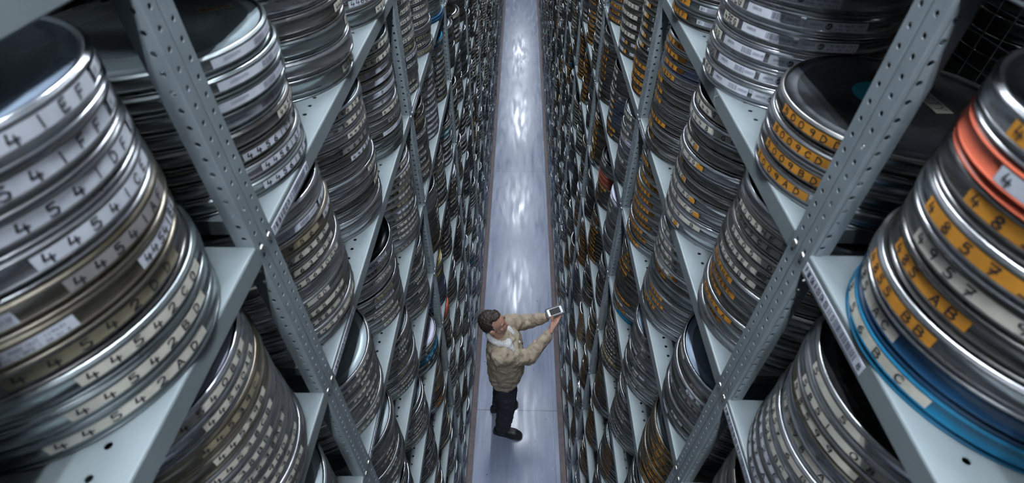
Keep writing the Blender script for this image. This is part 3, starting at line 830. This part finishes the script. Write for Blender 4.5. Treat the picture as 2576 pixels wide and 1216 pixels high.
if c:
    s = lid_sticker(on(c), 'lid_sticker', 0.05, 0, 0.013, -0.025, 0, 'cyan_paper', None, '', True); s.location.z = c['h'] - 0.0026
    s = lid_sticker(on(c), 'lid_sticker', 0.115, 0.028, -0.055, -0.022, PI / 2, 'cream_paper', 'ink', 'SAFETY'); s.location.z = c['h'] - 0.0022
c = top_of('L', 0, 0, 0)
if c:
    s = lid_sticker(on(c), 'lid_sticker', 0.058, 0.018, 0.075, 0.085, 0.56, 'tan_paper', 'red_ink', 'WAXED')
    if s: s.location.z = c['h'] - 0.0026
c = top_of('L', 0, 1, 2)
if c:
    s = lid_sticker(on(c), 'lid_sticker', 0.05, 0.045, 0.045, 0.0, 1.7, 'white_paper', 'ink', 'IIIIII')
    if s: s.location.z = c['h'] - 0.0026

# ------------------------------------------------------------------ shelving
def shelf_mesh(flip):
    a = Acc(); s = -1 if flip else 1
    L = BAY - 2 * POST
    def Y(u): return u if not flip else L - u
    t = 0.0015
    holes = [0.345, 0.3815, 0.418, 0.742, 0.7785, 0.815]
    cell = 0.012
    us = []; u = 0.0
    for hc in holes:
        us.append((u, hc - cell / 2, False)); us.append((hc - cell / 2, hc + cell / 2, True)); u = hc + cell / 2
    us.append((u, L, False))
    if flip: fn = lambda u, v, w: (v, L - u, w)
    else: fn = lambda u, v, w: (v, u, w)
    holed_sheet(a, (lambda u, v, w: fn(u, v, w)), us, -0.046 - 0.006, -0.046 + 0.006, 0.0048, t)
    a.box(-0.040, -0.003, 0, L, -t, 0)
    a.box(-DEPTH, -0.052, 0, L, -t, 0)
    # rolled front edge, lip and return
    prof = [(-0.003, 0), (-0.0012, -0.0005), (0, -0.003), (0, -0.036), (-0.0015, -0.038), (-0.014, -0.038), (-0.014, -0.0365), (-0.0016, -0.0365), (-0.0016, -0.003), (-0.003, -t)]
    v = [(x, y, z) for (x, z) in prof for y in (0, L)]
    a.add(v, [(2 * i, 2 * i + 1, 2 * i + 3, 2 * i + 2) for i in range(len(prof) - 1)], 0, False)
    # folded ends
    for y in (0, L - t): a.box(-DEPTH, -0.003, y, y + t, -0.030, -t)
    a.box(-DEPTH, -DEPTH + t, 0, L, 0, 0.012)
    return a.mesh('shelf', ['shelf_paint'])


def post_mesh(near_end):
    """L-shaped perforated angle, front flange from y=0 to 0.0295, side flange on the edge that faces away from the neighbour"""
    a = Acc(); t = 0.002; ph = 0.0245; top = 4.96
    z0 = (4.187 - 169.5 * ph)
    ys = 0.0 if near_end else 0.0295
    us = []; z = 0.0; k = 0
    while True:
        hc = z0 + k * ph; k += 1
        if hc < 0.01: continue
        if hc > top - 0.01: break
        if hc - 0.005 > z: us.append((z, hc - 0.005, False))
        us.append((hc - 0.005, hc + 0.005, True)); z = hc + 0.005
    us.append((z, top, False))
    r = 0.0040
    # centre column with the holes and plain bands beside it
    holed_sheet(a, lambda u, v, w: (w, v, u), us, 0.0095, 0.0195, r, t)
    for y0, y1 in ((0.0015, 0.0095), (0.0195, 0.028)): a.box(-t, 0, y0, y1, 0, top)
    a.add([(0, 0.0015, 0), (-0.0012, 0, 0), (-0.0012, 0, top), (0, 0.0015, top)], [(0, 1, 2, 3)])
    a.add([(0, 0.028, 0), (-0.0012, 0.0295, 0), (-0.0012, 0.0295, top), (0, 0.028, top)], [(3, 2, 1, 0)])
    sgn = -1 if near_end else 1
    holed_sheet(a, (lambda u, v, w: (-v, ys + w * sgn * -1, u)), us, 0.0065, 0.0165, r, -t if near_end else t)
    for x0, x1 in ((0.0012, 0.0065), (0.0165, 0.030)): a.box(-x1, -x0, min(ys, ys + (t if near_end else -t)), max(ys, ys + (t if near_end else -t)), 0, top)
    return a.mesh('upright_post', ['post_paint'])


def bolt_mesh():
    a = Acc()
    prof = [(0.0068, 0), (0.0070, 0.0012), (0.0060, 0.0028), (0.0042, 0.0040), (0.0020, 0.0047), (0, 0.0049)]
    v, q = lathe(prof, 16)
    v = np.stack((v[:, 2], v[:, 0], v[:, 1]), -1)
    a.add(v, q, 0, True)
    a.box(0.0044, 0.0050, -0.0040, 0.0040, -0.0005, 0.0005, 1)
    return a.mesh('bolt', ['bolt_zinc', 'ink'])


SHELF = {'L': shelf_mesh(False), 'R': shelf_mesh(True)}
POSTM = {True: post_mesh(True), False: post_mesh(False)}
BOLT = bolt_mesh()


def rear_post_mesh():
    a = Acc(); a.box(0, 0.03, 0, 0.002, 0, 4.96); a.box(0, 0.002, 0, 0.03, 0, 4.96)
    return a.mesh('rear_post', ['post_paint'])


REAR = rear_post_mesh()


def mesh_panel():
    a = Acc(); L = BAY
    for i in range(int(L / 0.05)):
        a.tube([(0, 0.02 + i * 0.05, 2.6), (0, 0.02 + i * 0.05, 4.95)], 0.0014, 4, 0, False)
    for i in range(int(2.35 / 0.053)):
        a.tube([(-0.002, 0, 2.62 + i * 0.053), (-0.002, L, 2.62 + i * 0.053)], 0.0014, 4, 0, False)
    return a.mesh('wire_mesh', ['wire'])


MESHP = mesh_panel()


def strip_label(parent, side, text, u0, w):
    """a printed location strip on the front lip of a shelf; u0 from the reading-left end of the shelf"""
    a = Acc(); v0, v1 = -0.031, -0.012
    a.box(0, 0.0006, 0, w, v0, v1, 0)
    n = len(text); hh = 0.0105
    q = text_quads(text, hh, w * 0.52 / n, 0.0007, wide=0.8) + np.array((0.006, v0 + 0.0045))
    rs = []; u = w * 0.57; rng = random.Random(text)
    while u < w * 0.9:
        ww = rng.choice((0.0008, 0.0014, 0.002)); rs.append((u, u + ww, v0 + 0.003, v1 - 0.003)); u += ww + rng.choice((0.001, 0.0016))
    q = np.concatenate((q, rect_quads(rs), text_quads('8', 0.009, 0.01, 0.0007) + np.array((w * 0.94, v0 + 0.005))))
    v = np.stack((np.full(q.shape[:2], 0.0010), q[..., 0], q[..., 1]), -1).reshape(-1, 3)
    a.add(v, np.arange(len(v)).reshape(-1, 4), 1)
    # both sides share the frame x = out of the shelf, y = reading direction
    return a.obj('shelf_label', ['white_paper', 'blue_ink'], parent, (0, u0, 0))


for side in 'LR':
    word = 'left' if side == 'L' else 'right'
    X0 = XL if side == 'L' else XR
    rz = 0 if side == 'L' else PI
    for bay in BAYS:
        ya, yb = Y0 + bay * BAY, Y0 + (bay + 1) * BAY
        yo = ya if side == 'L' else yb        # the origin sits at the reading-left end
        root = empty('shelving_bay', (X0, yo, 0), rz)
        nm = {-1: 'in the foreground beside the camera', 0: 'second from the camera', 1: 'third from the camera', 2: 'fourth from the camera', 3: 'fifth from the camera',
              4: 'sixth from the camera', 5: 'seventh from the camera', 12: 'at the far end of the row'}.get(bay, f'far down the aisle, {["eighth", "ninth", "tenth", "eleventh", "twelfth", "thirteenth"][min(bay - 6, 5)] if bay >= 6 else ""} from the camera')
        thing(root, f'grey perforated steel shelving bay on the {word}, {nm}', 'shelving', 'steel shelving bays along the aisle')
        for lev in LEVELS:
            sh = link('shelf', SHELF['L' if side == 'L' else 'R'], root, (0, POST, zlev(lev)))
            lab = None
            if bay <= 2 and (side, bay, lev) != ('R', 0, 0):
                t = f"P BK {6 + bay:02d} {'A' if side == 'L' else 'B'} {2 + lev:02d} {4 - bay + 1:02d} 11 {lev + 2}"
                if (side, bay, lev) == ('L', 0, 0): t = 'P BK 06 A 02 02 04 11 2'
                if (side, bay, lev) == ('L', 0, 1): t = 'P BK 06 A 02 02 04 10 9'
                if (side, bay, lev) == ('R', -1, 0): t = 'P BK 06 A 03 04 03 11 0'
                if (side, bay, lev) == ('R', -1, 1): t = 'P BK 06 A 03 04 03 10 7'
                strip_label(sh, side, t, 0.001 if side == 'L' else 0.003, 0.19)
            if (side, bay, lev) in (('R', 0, 0), ('L', 0, 1), ('R', 0, 1), ('R', 1, 0)):
                a = Acc()
                ch = {('R', 0, 0): 'K', ('L', 0, 1): 'J', ('R', 0, 1): 'J', ('R', 1, 0): 'I'}[(side, bay, lev)]
                q = text_quads(ch, 0.028, 0.028, 0.0011)
                v = np.stack((np.full(q.shape[:2], 0.0006), q[..., 0], q[..., 1]), -1).reshape(-1, 3)
                a.add(v, np.arange(len(v)).reshape(-1, 4), 0)
                u = {('R', 0, 0): yb - 1.114, ('L', 0, 1): 1.232 - ya, ('R', 0, 1): yb - 1.15, ('R', 1, 0): yb - 2.5}[(side, bay, lev)]
                a.obj('chalk_letter', ['chalk'], sh, (0, u - POST, -0.033))
        # posts: in the root's frame y runs from the reading-left end
        for k, yp in ((0, 0.0005), (1, BAY - POST)):
            # the side flange stands on the inner edge of each angle
            p = link('upright_post', POSTM[k == 1], root, (0, yp, 0))
            if bay <= 2:
                for lev in LEVELS:
                    link('bolt', BOLT, p, (0, 0.0148, zlev(lev) - 0.016))
        for yp in (0.001, BAY - 0.031):
            link('rear_post', REAR, root, (-DEPTH - 0.004, yp, 0))
        if bay <= 1: link('wire_mesh', MESHP, root, (-DEPTH - 0.012, 0, 0))

# the racks of the next aisles stand back to back with these; only their dim backs show through the mesh
nb = Acc()
for side in 'LR':
    sx = 1 if side == 'L' else -1
    X0 = (XL if side == 'L' else XR) - sx * (2 * DEPTH + 0.05)
    for bay in (-1, 0, 1):
        ya = Y0 + bay * BAY
        root = empty('shelving_bay', (X0, ya if side == 'R' else ya + BAY, 0), 0 if side == 'R' else PI)
        thing(root, f"dim steel shelving bay behind the wire mesh on the {'left' if side == 'L' else 'right'}, {['in the foreground', 'second from the camera', 'third from the camera'][bay + 1]}",
              'shelving', 'steel shelving bays of the next aisles')
        for lev in LEVELS: link('shelf', SHELF['L'], root, (0, POST, zlev(lev)))
        for k, yp in ((0, 0.0005), (1, BAY - POST)): link('upright_post', POSTM[k == 1], root, (0, yp, 0))
        for lev in LEVELS:
            for slot in range(3):
                rng = random.Random(f'n{side}{bay},{lev},{slot}')
                h = rng.choice((0.030, 0.034, 0.038)); n = int(rng.uniform(0.28, 0.39) / h)
                kind = rng.choice(('dull_steel', 'brown_steel', 'dark_lid_steel'))
                for i in range(n):
                    v, q = lathe(can_far_profile(0.184, h)[:-1 if i < n - 1 else None], 32)
                    v = v + np.array((X0 + sx * 0.19 + rng.uniform(-.004, .004), ya + SLOT[slot], zlev(lev) + i * h))
                    nb.add(v, q, CI_[kind], True)
o = nb.obj('background_film_can_stacks', CAN_M)
thing(o, 'many dull film cans on the dim shelves behind the wire mesh', 'film cans', 'film cans of the next aisles', 'stuff')

# ------------------------------------------------------------------ room
def slab(name, x0, x1, y0, y1, z0, z1, m):
    a = Acc(); a.box(x0, x1, y0, y1, z0, z1); return structure(a.obj(name, [m]))


slab('floor', -3.2, 3.2, -4, 32, -0.1, 0, 'painted_floor')
slab('ceiling', -3.2, 3.2, -4, 32, 6.75, 6.85, 'ceiling_paint')
slab('wall_left', -3.3, -3.2, -4, 32, 0, 6.75, 'wall_paint')
slab('wall_right', 3.2, 3.3, -4, 32, 0, 6.75, 'wall_paint')
slab('wall_back', -3.2, 3.2, 32, 32.1, 0, 6.75, 'wall_paint')
slab('wall_front', -3.2, 3.2, -4.1, -4, 0, 6.75, 'wall_paint')
slab('trim_1', XL - 0.02, -0.366, -1.0, 31, 0, 0.022, 'rail_brown')
slab('trim_2', 0.411, XR + 0.02, -1.0, 31, 0, 0.022, 'rail_brown')

for i, (a0, a1) in enumerate(LIGHT_Y):
    o = empty('ceiling_light', (0.025, (a0 + a1) / 2, LIGHT_Z))
    thing(o, f'long twin tube fluorescent ceiling light above the aisle, {ORD[i] if i else "first"} from the front wall', 'ceiling light', 'fluorescent lights over the aisle')
    hl = (a1 - a0) / 2
    a = Acc(); a.box(-0.035, 0.035, -hl, hl, 0.05, 0.10); a.box(-0.012, 0.012, -hl, hl, 0.10, 0.30); a.obj('housing', ['fixture_white'], o)
    for x in (-0.055, 0.055):
        a = Acc(); a.tube([(x, -hl + 0.03, 0.025), (x, hl - 0.03, 0.025)], 0.014, 10); a.obj('tube', ['tube_glow'], o)
#PERSON#
# ------------------------------------------------------------------ the man in the aisle
mat('skin', (0.58, 0.32, 0.24), 0.5, var=0.12, scale=18)
mat('hair', (0.032, 0.022, 0.018), 0.6, var=0.5, scale=60, bump=0.6, bscale=120)
mat('jacket_cord', (0.47, 0.385, 0.29), 0.85, var=0.16, scale=14, bump=0.5, bscale=45)
mat('fleece', (0.78, 0.78, 0.78), 0.95, var=0.15, scale=90, bump=1.0, bscale=220)
mat('trouser_dark', (0.030, 0.034, 0.046), 0.85, var=0.3, scale=20, bump=0.5, bscale=40)
mat('boot_black', (0.012, 0.013, 0.016), 0.45, var=0.2, bump=0.3)
mat('black_shirt', (0.008, 0.008, 0.010), 0.8)
mat('phone_case', (0.05, 0.055, 0.07), 0.5)
mat('phone_white', (0.85, 0.86, 0.90), 0.2)
mat('phone_glass', (0.004, 0.004, 0.005), 0.35, spec=0.15)
mat('jacket_button', (0.05, 0.035, 0.03), 0.4)


def ell(acc, c, rad, rot=None, n=20, m=0):
    """an ellipsoid; rot is a 3x3 matrix"""
    prof = [(math.cos(t), math.sin(t)) for t in np.linspace(-PI / 2, PI / 2, n // 2 + 1)]
    v, q = lathe(prof, n)
    v = v * np.array(rad)
    if rot is not None: v = v @ np.array(rot).T
    acc.add(v + np.array(c), q, m, True)


def limb(acc, pts, rad, m=0, n=16):
    """a tapering limb through the points with rounded joints"""
    P = [Vector(p) for p in pts]
    for i in range(len(P) - 1):
        k = 5
        acc.tube([P[i].lerp(P[i + 1], t / k) for t in range(k + 1)], [rad[i] + (rad[i + 1] - rad[i]) * t / k for t in range(k + 1)], n, m)
    for p, r in zip(P, rad): ell(acc, p, (r, r, r), None, n, m)


def loft(acc, rings, n=28, m=0):
    """rings: (cx, cy, z, rx, ry[, tilt]) ellipses stacked upward, capped"""
    vs = []
    for g in rings:
        cx, cy_, z, rx, ry = g[:5]; tl = g[5] if len(g) > 5 else 0
        for k in range(n):
            a = 2 * PI * k / n; e = 0.82
            ca, sa = math.cos(a), math.sin(a)
            x = rx * math.copysign(abs(ca) ** e, ca); y = ry * math.copysign(abs(sa) ** e, sa)
            vs.append((cx + x, cy_ + y, z + tl * x))
    q = [(i * n + k, i * n + (k + 1) % n, (i + 1) * n + (k + 1) % n, (i + 1) * n + k) for i in range(len(rings) - 1) for k in range(n)]
    for e, i in ((0, 0), (1, len(rings) - 1)):
        c = len(vs); vs.append((rings[i][0], rings[i][1], rings[i][2]))
        for k in range(0, n, 2):
            f = (c, i * n + k, i * n + (k + 1) % n, i * n + (k + 2) % n)
            q.append(f if e else f[::-1])
    acc.add(vs, q, m, True)


def skinned(acc, name, mats, parent, voxel=0.006, smooth=4, folds=0.0, fsize=0.09):
    o = acc.obj(name, mats, parent)
    md = o.modifiers.new('remesh', 'REMESH'); md.mode = 'VOXEL'; md.voxel_size = voxel; md.use_smooth_shade = True
    if smooth:
        md = o.modifiers.new('smooth', 'SMOOTH'); md.iterations = smooth; md.factor = 0.6
    if folds:
        tx = bpy.data.textures.new(name + '_folds', 'CLOUDS'); tx.noise_scale = fsize; tx.noise_depth = 2
        md = o.modifiers.new('folds', 'DISPLACE'); md.texture = tx; md.strength = folds; md.mid_level = 0.5
        md.texture_coords = 'OBJECT'; md.texture_coords_object = STRETCH if name != 'hair' else None
        if name == 'hair': md.texture_coords = 'LOCAL'
    return o


PX, PY = -0.10, 2.40
man = empty('person', (PX, PY, 0))
thing(man, 'man in a tan jacket with white fleece collar, standing in the aisle, holding a phone', 'person')


def rel(p): return (p[0] - PX, p[1] - PY, p[2])


STRETCH = empty('folds_guide', (0, 0, 0)); bpy.data.objects.remove(STRETCH); STRETCH = man

# --- head frame: x forward, z up
HC = Vector(rel((-0.162, 2.405, 1.515)))
hy, hp = math.radians(-6), math.radians(14)
Hm = Matrix.Rotation(hy, 3, 'Z') @ Matrix.Rotation(-hp, 3, 'Y')


def hp_(x, y, z): return HC + Hm @ Vector((x, y, z))


R_SH, L_SH = rel((-0.115, 2.250, 1.315)), rel((-0.060, 2.555, 1.310))
R_EL, L_EL = rel((0.108, 2.335, 1.175)), rel((0.085, 2.665, 1.200))
R_WR, L_WR = rel((0.255, 2.445, 1.335)), rel((0.235, 2.605, 1.340))
PHC = Vector(rel((0.306, 2.585, 1.448)))
# phone axes: length, width, screen normal
AX = Vector((0.93, 0.30, 0.16)).normalized()
AN = Vector((-0.28, -0.42, 0.86)); AN = (AN - AX * AN.dot(AX)).normalized()
AY = AN.cross(AX).normalized()


def ph(u, v, w): return PHC + AX * u + AY * v + AN * w


body = Acc()
# head
ell(body, hp_(-0.008, 0, 0.020), (0.092, 0.073, 0.088), Hm, 28)
ell(body, hp_(0.022, 0, -0.035), (0.062, 0.056, 0.070), Hm, 24)
ell(body, hp_(0.052, 0, -0.082), (0.024, 0.026, 0.020), Hm, 16)            # chin
ell(body, hp_(0.072, 0, 0.026), (0.014, 0.048, 0.010), Hm, 16)             # brow
ell(body, hp_(0.092, 0, -0.022), (0.017, 0.013, 0.013), Hm, 14)            # nose tip
limb(body, [hp_(0.078, 0, 0.016), hp_(0.096, 0, -0.018)], [0.008, 0.010], n=10)
for s in (-1, 1):
    ell(body, hp_(0.055, s * 0.040, -0.020), (0.020, 0.018, 0.018), Hm, 14)  # cheek
    ell(body, hp_(0.066, s * 0.030, 0.006), (0.012, 0.014, 0.008), Hm, 12)   # closed lid
    ell(body, hp_(-0.006, s * 0.078, -0.016), (0.020, 0.010, 0.030), Hm, 14)  # ear
    ell(body, hp_(-0.014, s * 0.088, -0.006), (0.013, 0.006, 0.020), Hm, 12)
ell(body, hp_(0.080, 0, -0.050), (0.010, 0.022, 0.006), Hm, 12)            # lips
ell(body, hp_(0.077, 0, -0.060), (0.010, 0.019, 0.006), Hm, 12)
# neck and trunk (mostly under the clothes)
limb(body, [rel((-0.150, 2.405, 1.46)), rel((-0.135, 2.405, 1.33))], [0.054, 0.060])
loft(body, [rel((-0.09, 2.40, 0.80)) + (0.10, 0.15), rel((-0.10, 2.40, 0.95)) + (0.10, 0.135), rel((-0.09, 2.40, 1.10)) + (0.105, 0.145),
            rel((-0.095, 2.40, 1.25)) + (0.10, 0.165), rel((-0.11, 2.405, 1.34)) + (0.06, 0.10)])
for SH, EL, WR in ((R_SH, R_EL, R_WR), (L_SH, L_EL, L_WR)):
    limb(body, [SH, EL, WR], [0.048, 0.036, 0.026])
RK, LK = rel((-0.070, 2.310, 0.470)), rel((-0.115, 2.500, 0.470))
RA, LA = rel((-0.112, 2.283, 0.085)), rel((-0.150, 2.528, 0.085))
RH, LH = rel((-0.085, 2.325, 0.86)), rel((-0.085, 2.475, 0.86))
for h_, k_, a_ in ((RH, RK, RA), (LH, LK, LA)): limb(body, [h_, k_, a_], [0.078, 0.052, 0.036])


def hand(wr, palm_to, axn, fingers, thumb, rr=0.0078):
    """palm from the wrist to palm_to, axn across the knuckles; fingers: list of point lists from the knuckles"""
    W, T, Nn = Vector(wr), Vector(palm_to), Vector(axn).normalized()
    limb(body, [W, W.lerp(T, 0.35)], [0.024, 0.022], n=12)
    for t in (-1.5, -0.5, 0.5, 1.5):
        limb(body, [W.lerp(T, 0.2) + Nn * 0.009 * t, T + Nn * 0.0175 * t], [0.0155, 0.0115], n=12)
    for t, pts in zip((-1.5, -0.5, 0.5, 1.5), fingers):
        limb(body, [T + Nn * 0.0175 * t] + [Vector(p) for p in pts], [0.0098, 0.0090, 0.0082, 0.0072][:len(pts) + 1], n=10)
    limb(body, [W.lerp(T, 0.25) - Nn * 0.020] + [Vector(p) for p in thumb], [0.0150, 0.0115, 0.0100, 0.0085][:len(thumb) + 1], n=10)


# right hand comes up under the near long edge of the phone: thumb on the near corner, fingers along the underside
kr = ph(-0.005, -0.058, -0.030)
hand(R_WR, kr, AY * 0.8 - AN * 0.6, [
    [ph(0.022, -0.050, -0.034), ph(0.042, -0.038, -0.024), ph(0.050, -0.028, -0.014)],
    [ph(0.028, -0.040, -0.032), ph(0.050, -0.028, -0.024), ph(0.064, -0.018, -0.014)],
    [ph(0.026, -0.026, -0.036), ph(0.048, -0.014, -0.028), ph(0.064, -0.004, -0.018)],
    [ph(0.020, -0.012, -0.042), ph(0.038, -0.002, -0.032), ph(0.052, 0.006, -0.020)]][::1],
    [ph(-0.046, -0.062, -0.020), ph(-0.042, -0.046, -0.002), ph(-0.038, -0.033, 0.012)])
# left hand behind the phone, fingers round its far edge
kl = ph(-0.012, 0.012, -0.034)
hand(L_WR, kl, AX * 0.25 + AY * 0.95, [
    [ph(0.020, -0.014, -0.036), ph(0.044, -0.014, -0.030), ph(0.058, -0.012, -0.020)],
    [ph(0.026, 0.004, -0.036), ph(0.052, 0.004, -0.028), ph(0.068, 0.004, -0.014)],
    [ph(0.024, 0.022, -0.034), ph(0.048, 0.024, -0.026), ph(0.066, 0.022, -0.010)],
    [ph(0.014, 0.038, -0.030), ph(0.034, 0.041, -0.020), ph(0.046, 0.040, -0.006)]],
    [ph(-0.050, -0.006, -0.026), ph(-0.060, -0.020, -0.014), ph(-0.054, -0.034, -0.006)])
skinned(body, 'body', ['skin'], man, 0.0036, 2)

hair = Acc()
ell(hair, hp_(-0.034, 0, 0.036), (0.086, 0.080, 0.086), Hm, 28)
ell(hair, hp_(-0.062, 0, -0.002), (0.048, 0.068, 0.066), Hm, 24)
ell(hair, hp_(0.020, 0.0, 0.092), (0.046, 0.054, 0.022), Hm, 20)
for s in (-1, 1):
    ell(hair, hp_(0.004, s * 0.070, 0.012), (0.010, 0.008, 0.024), Hm, 12)
    ell(hair, hp_(0.083, s * 0.026, 0.031), (0.005, 0.017, 0.004), Hm, 12)
skinned(hair, 'hair', ['hair'], man, 0.0045, 1, folds=0.016, fsize=0.018)

jk = Acc()
loft(jk, [rel((-0.090, 2.40, 0.835)) + (0.118, 0.172), rel((-0.090, 2.40, 0.86)) + (0.132, 0.186), rel((-0.078, 2.40, 0.97)) + (0.152, 0.198), rel((-0.080, 2.40, 1.10)) + (0.150, 0.200),
          rel((-0.090, 2.402, 1.22)) + (0.142, 0.205), rel((-0.100, 2.405, 1.31)) + (0.124, 0.190), rel((-0.118, 2.405, 1.365)) + (0.088, 0.125), rel((-0.130, 2.405, 1.39)) + (0.06, 0.07)])


def toward(a, b, t): return Vector(a).lerp(Vector(b), t)


limb(jk, [R_SH, toward(R_SH, R_EL, 0.5), R_EL, toward(R_EL, R_WR, 0.55), toward(R_EL, R_WR, 0.93)], [0.078, 0.070, 0.062, 0.055, 0.044])
limb(jk, [L_SH, toward(L_SH, L_EL, 0.5), L_EL, toward(L_EL, L_WR, 0.55), toward(L_EL, L_WR, 0.93)], [0.078, 0.070, 0.060, 0.052, 0.043])
jacket = skinned(jk, 'jacket', ['jacket_cord'], man, 0.006, 6, folds=0.030, fsize=0.055)
a = Acc()
for p, q_ in (((0.052, 2.33, 1.16), (0.063, 2.30, 1.10)),):
    pass
for (x, y, z) in ((0.052, 2.400, 1.27), (0.066, 2.402, 1.17), (0.070, 2.402, 1.07), (0.070, 2.402, 0.97)):
    ell(a, rel((x, y, z)), (0.006, 0.009, 0.009), None, 10)
a.obj('button', ['jacket_button'], jacket)
for y in (2.315, 2.490):
    a = Acc()
    prof = [(0.052, 1.255), (0.062, 1.20), (0.066, 1.195)]
    v = []
    for dy in (-0.045, 0.0, 0.045):
        dip = 0.012 if dy == 0 else 0
        for (x, z) in ((0.050, 1.250), (0.072, 1.205 - dip)):
            v += [rel((x - 0.02 * abs(y + dy - 2.4) / 0.1, y + dy, z)), rel((x - 0.006 - 0.02 * abs(y + dy - 2.4) / 0.1, y + dy, z))]
    a.add(v, [(0, 4, 6, 2), (4, 8, 10, 6), (1, 3, 7, 5), (5, 7, 11, 9), (2, 6, 7, 3), (6, 10, 11, 7)], 0)
    a.obj('pocket_flap', ['jacket_cord'], jacket)

co_ = Acc()
cr = []
for k in range(15):
    t = math.radians(40 + k * 20)      # open at the front
    cr.append(rel((-0.135 + 0.088 * math.cos(t) + 0.012, 2.405 + 0.092 * math.sin(t), 1.385 - 0.026 * math.cos(t))))
limb(co_, cr, [0.018] + [0.026] * 13 + [0.018], n=10)
limb(co_, [cr[0], rel((-0.030, 2.445, 1.335)), rel((0.005, 2.455, 1.30))], [0.026, 0.026, 0.014], n=10)
limb(co_, [cr[-1], rel((-0.060, 2.320, 1.362)), rel((-0.020, 2.300, 1.325))], [0.030, 0.036, 0.020], n=10)
limb(co_, [rel((-0.02, 2.405, 1.31)), rel((0.030, 2.402, 1.285))], [0.016, 0.012], n=10)
skinned(co_, 'fleece_collar', ['fleece'], man, 0.005, 2, folds=0.010, fsize=0.012)
a = Acc(); ell(a, rel((-0.085, 2.405, 1.345)), (0.048, 0.050, 0.050), None, 16); a.obj('shirt', ['black_shirt'], man)

tr = Acc()
loft(tr, [rel((-0.088, 2.40, 0.80)) + (0.105, 0.155), rel((-0.090, 2.40, 0.92)) + (0.112, 0.155)])
for h_, k_, a_ in ((RH, RK, RA), (LH, LK, LA)):
    limb(tr, [h_, toward(h_, k_, 0.5), k_, toward(k_, a_, 0.5), toward(k_, a_, 0.90)], [0.102, 0.096, 0.082, 0.076, 0.070])
skinned(tr, 'trousers', ['trouser_dark'], man, 0.006, 5, folds=0.022, fsize=0.05)

for nm_, an, toe in (('right', RA, rel((0.075, 2.243, 0.03))), ('left', LA, rel((0.030, 2.580, 0.03)))):
    a = Acc(); A_ = Vector(an); T_ = Vector(toe); d = (T_ - A_); d.z = 0; d.normalize()
    heel = Vector((A_.x, A_.y, 0)) - d * 0.050
    fl = Vector((A_.x, A_.y, 0))
    limb(a, [A_ + Vector((0, 0, 0.05)), fl + Vector((0, 0, 0.055))], [0.052, 0.048])
    limb(a, [heel + Vector((0, 0, 0.040)), fl + d * 0.05 + Vector((0, 0, 0.046)), fl + d * 0.115 + Vector((0, 0, 0.042)), fl + d * 0.150 + Vector((0, 0, 0.036))], [0.038, 0.043, 0.045, 0.036])
    sole = Acc()
    side = Vector((-d.y, d.x, 0))
    out = []
    for t, w in ((-0.090, 0.018), (-0.078, 0.034), (-0.03, 0.040), (0.04, 0.040), (0.11, 0.050), (0.155, 0.046), (0.180, 0.030), (0.190, 0.012)):
        out.append((fl + d * t, w))
    vs = []
    for c_, w in out:
        for z in (0.0005, 0.024): vs += [c_ + side * w + Vector((0, 0, z)), c_ - side * w + Vector((0, 0, z))]
    n_ = len(out); q = []
    for i in range(n_ - 1):
        b_ = 4 * i
        q += [(b_, b_ + 4, b_ + 5, b_ + 1), (b_ + 2, b_ + 3, b_ + 7, b_ + 6), (b_, b_ + 2, b_ + 6, b_ + 4), (b_ + 1, b_ + 5, b_ + 7, b_ + 3)]
    q += [(0, 1, 3, 2), (4 * n_ - 4, 4 * n_ - 2, 4 * n_ - 1, 4 * n_ - 3)]
    sh = skinned(a, 'boot', ['boot_black'], man, 0.005, 3)
    sole.add([tuple(v) for v in vs], q, 0); sole.obj('sole', ['boot_black'], sh)
# bracelets at the cuffs
for WR, EL in ((R_WR, R_EL), (L_WR, L_EL)):
    a = Acc(); c0 = toward(EL, WR, 0.985); d = (Vector(WR) - Vector(EL)).normalized()
    a1 = d.cross(Vector((0, 0, 1))).normalized(); a2 = d.cross(a1)
    a.tube([c0 + (a1 * math.cos(t) + a2 * math.sin(t)) * 0.029 for t in np.linspace(0, 2 * PI, 20)], 0.0035, 6)
    a.obj('wristband', ['black_shirt'], man)

# --- the phone he holds
pm = Matrix((AX, AY, AN)).transposed().to_4x4()
phone = empty('mobile_phone', (0, 0, 0))
phone.matrix_world = Matrix.Translation(PHC + Vector((PX, PY, 0))) @ pm
thing(phone, 'white mobile phone with a black screen in a dark case, held up by the man', 'phone')


def rbox(acc, x, y, z0, z1, r, m=0, n=5):
    pts = []
    for cx, cy_, a0 in ((x - r, y - r, 0), (-x + r, y - r, 90), (-x + r, -y + r, 180), (x - r, -y + r, 270)):
        pts += [(cx + r * math.cos(math.radians(a0 + 90 * k / n)), cy_ + r * math.sin(math.radians(a0 + 90 * k / n))) for k in range(n + 1)]
    N_ = len(pts)
    v = [(px, py, z) for z in (z0, z1) for px, py in pts] + [(0, 0, z0), (0, 0, z1)]
    q = [(k, (k + 1) % N_, N_ + (k + 1) % N_, N_ + k) for k in range(N_)]
    for k in range(0, N_, 2):
        q.append((2 * N_ + 1, N_ + k, N_ + (k + 1) % N_, N_ + (k + 2) % N_)); q.append((2 * N_, (k + 2) % N_, (k + 1) % N_, k))
    acc.add(v, q, m)


a = Acc(); rbox(a, 0.074, 0.040, -0.014, 0.002, 0.013); a.obj('phone_case', ['phone_case'], phone)
a = Acc(); rbox(a, 0.060, 0.0285, 0.002, 0.0035, 0.007); a.obj('phone_front', ['phone_white'], phone)
a = Acc(); rbox(a, 0.0425, 0.0255, 0.0035, 0.0040, 0.001); a.obj('screen', ['phone_glass'], phone)
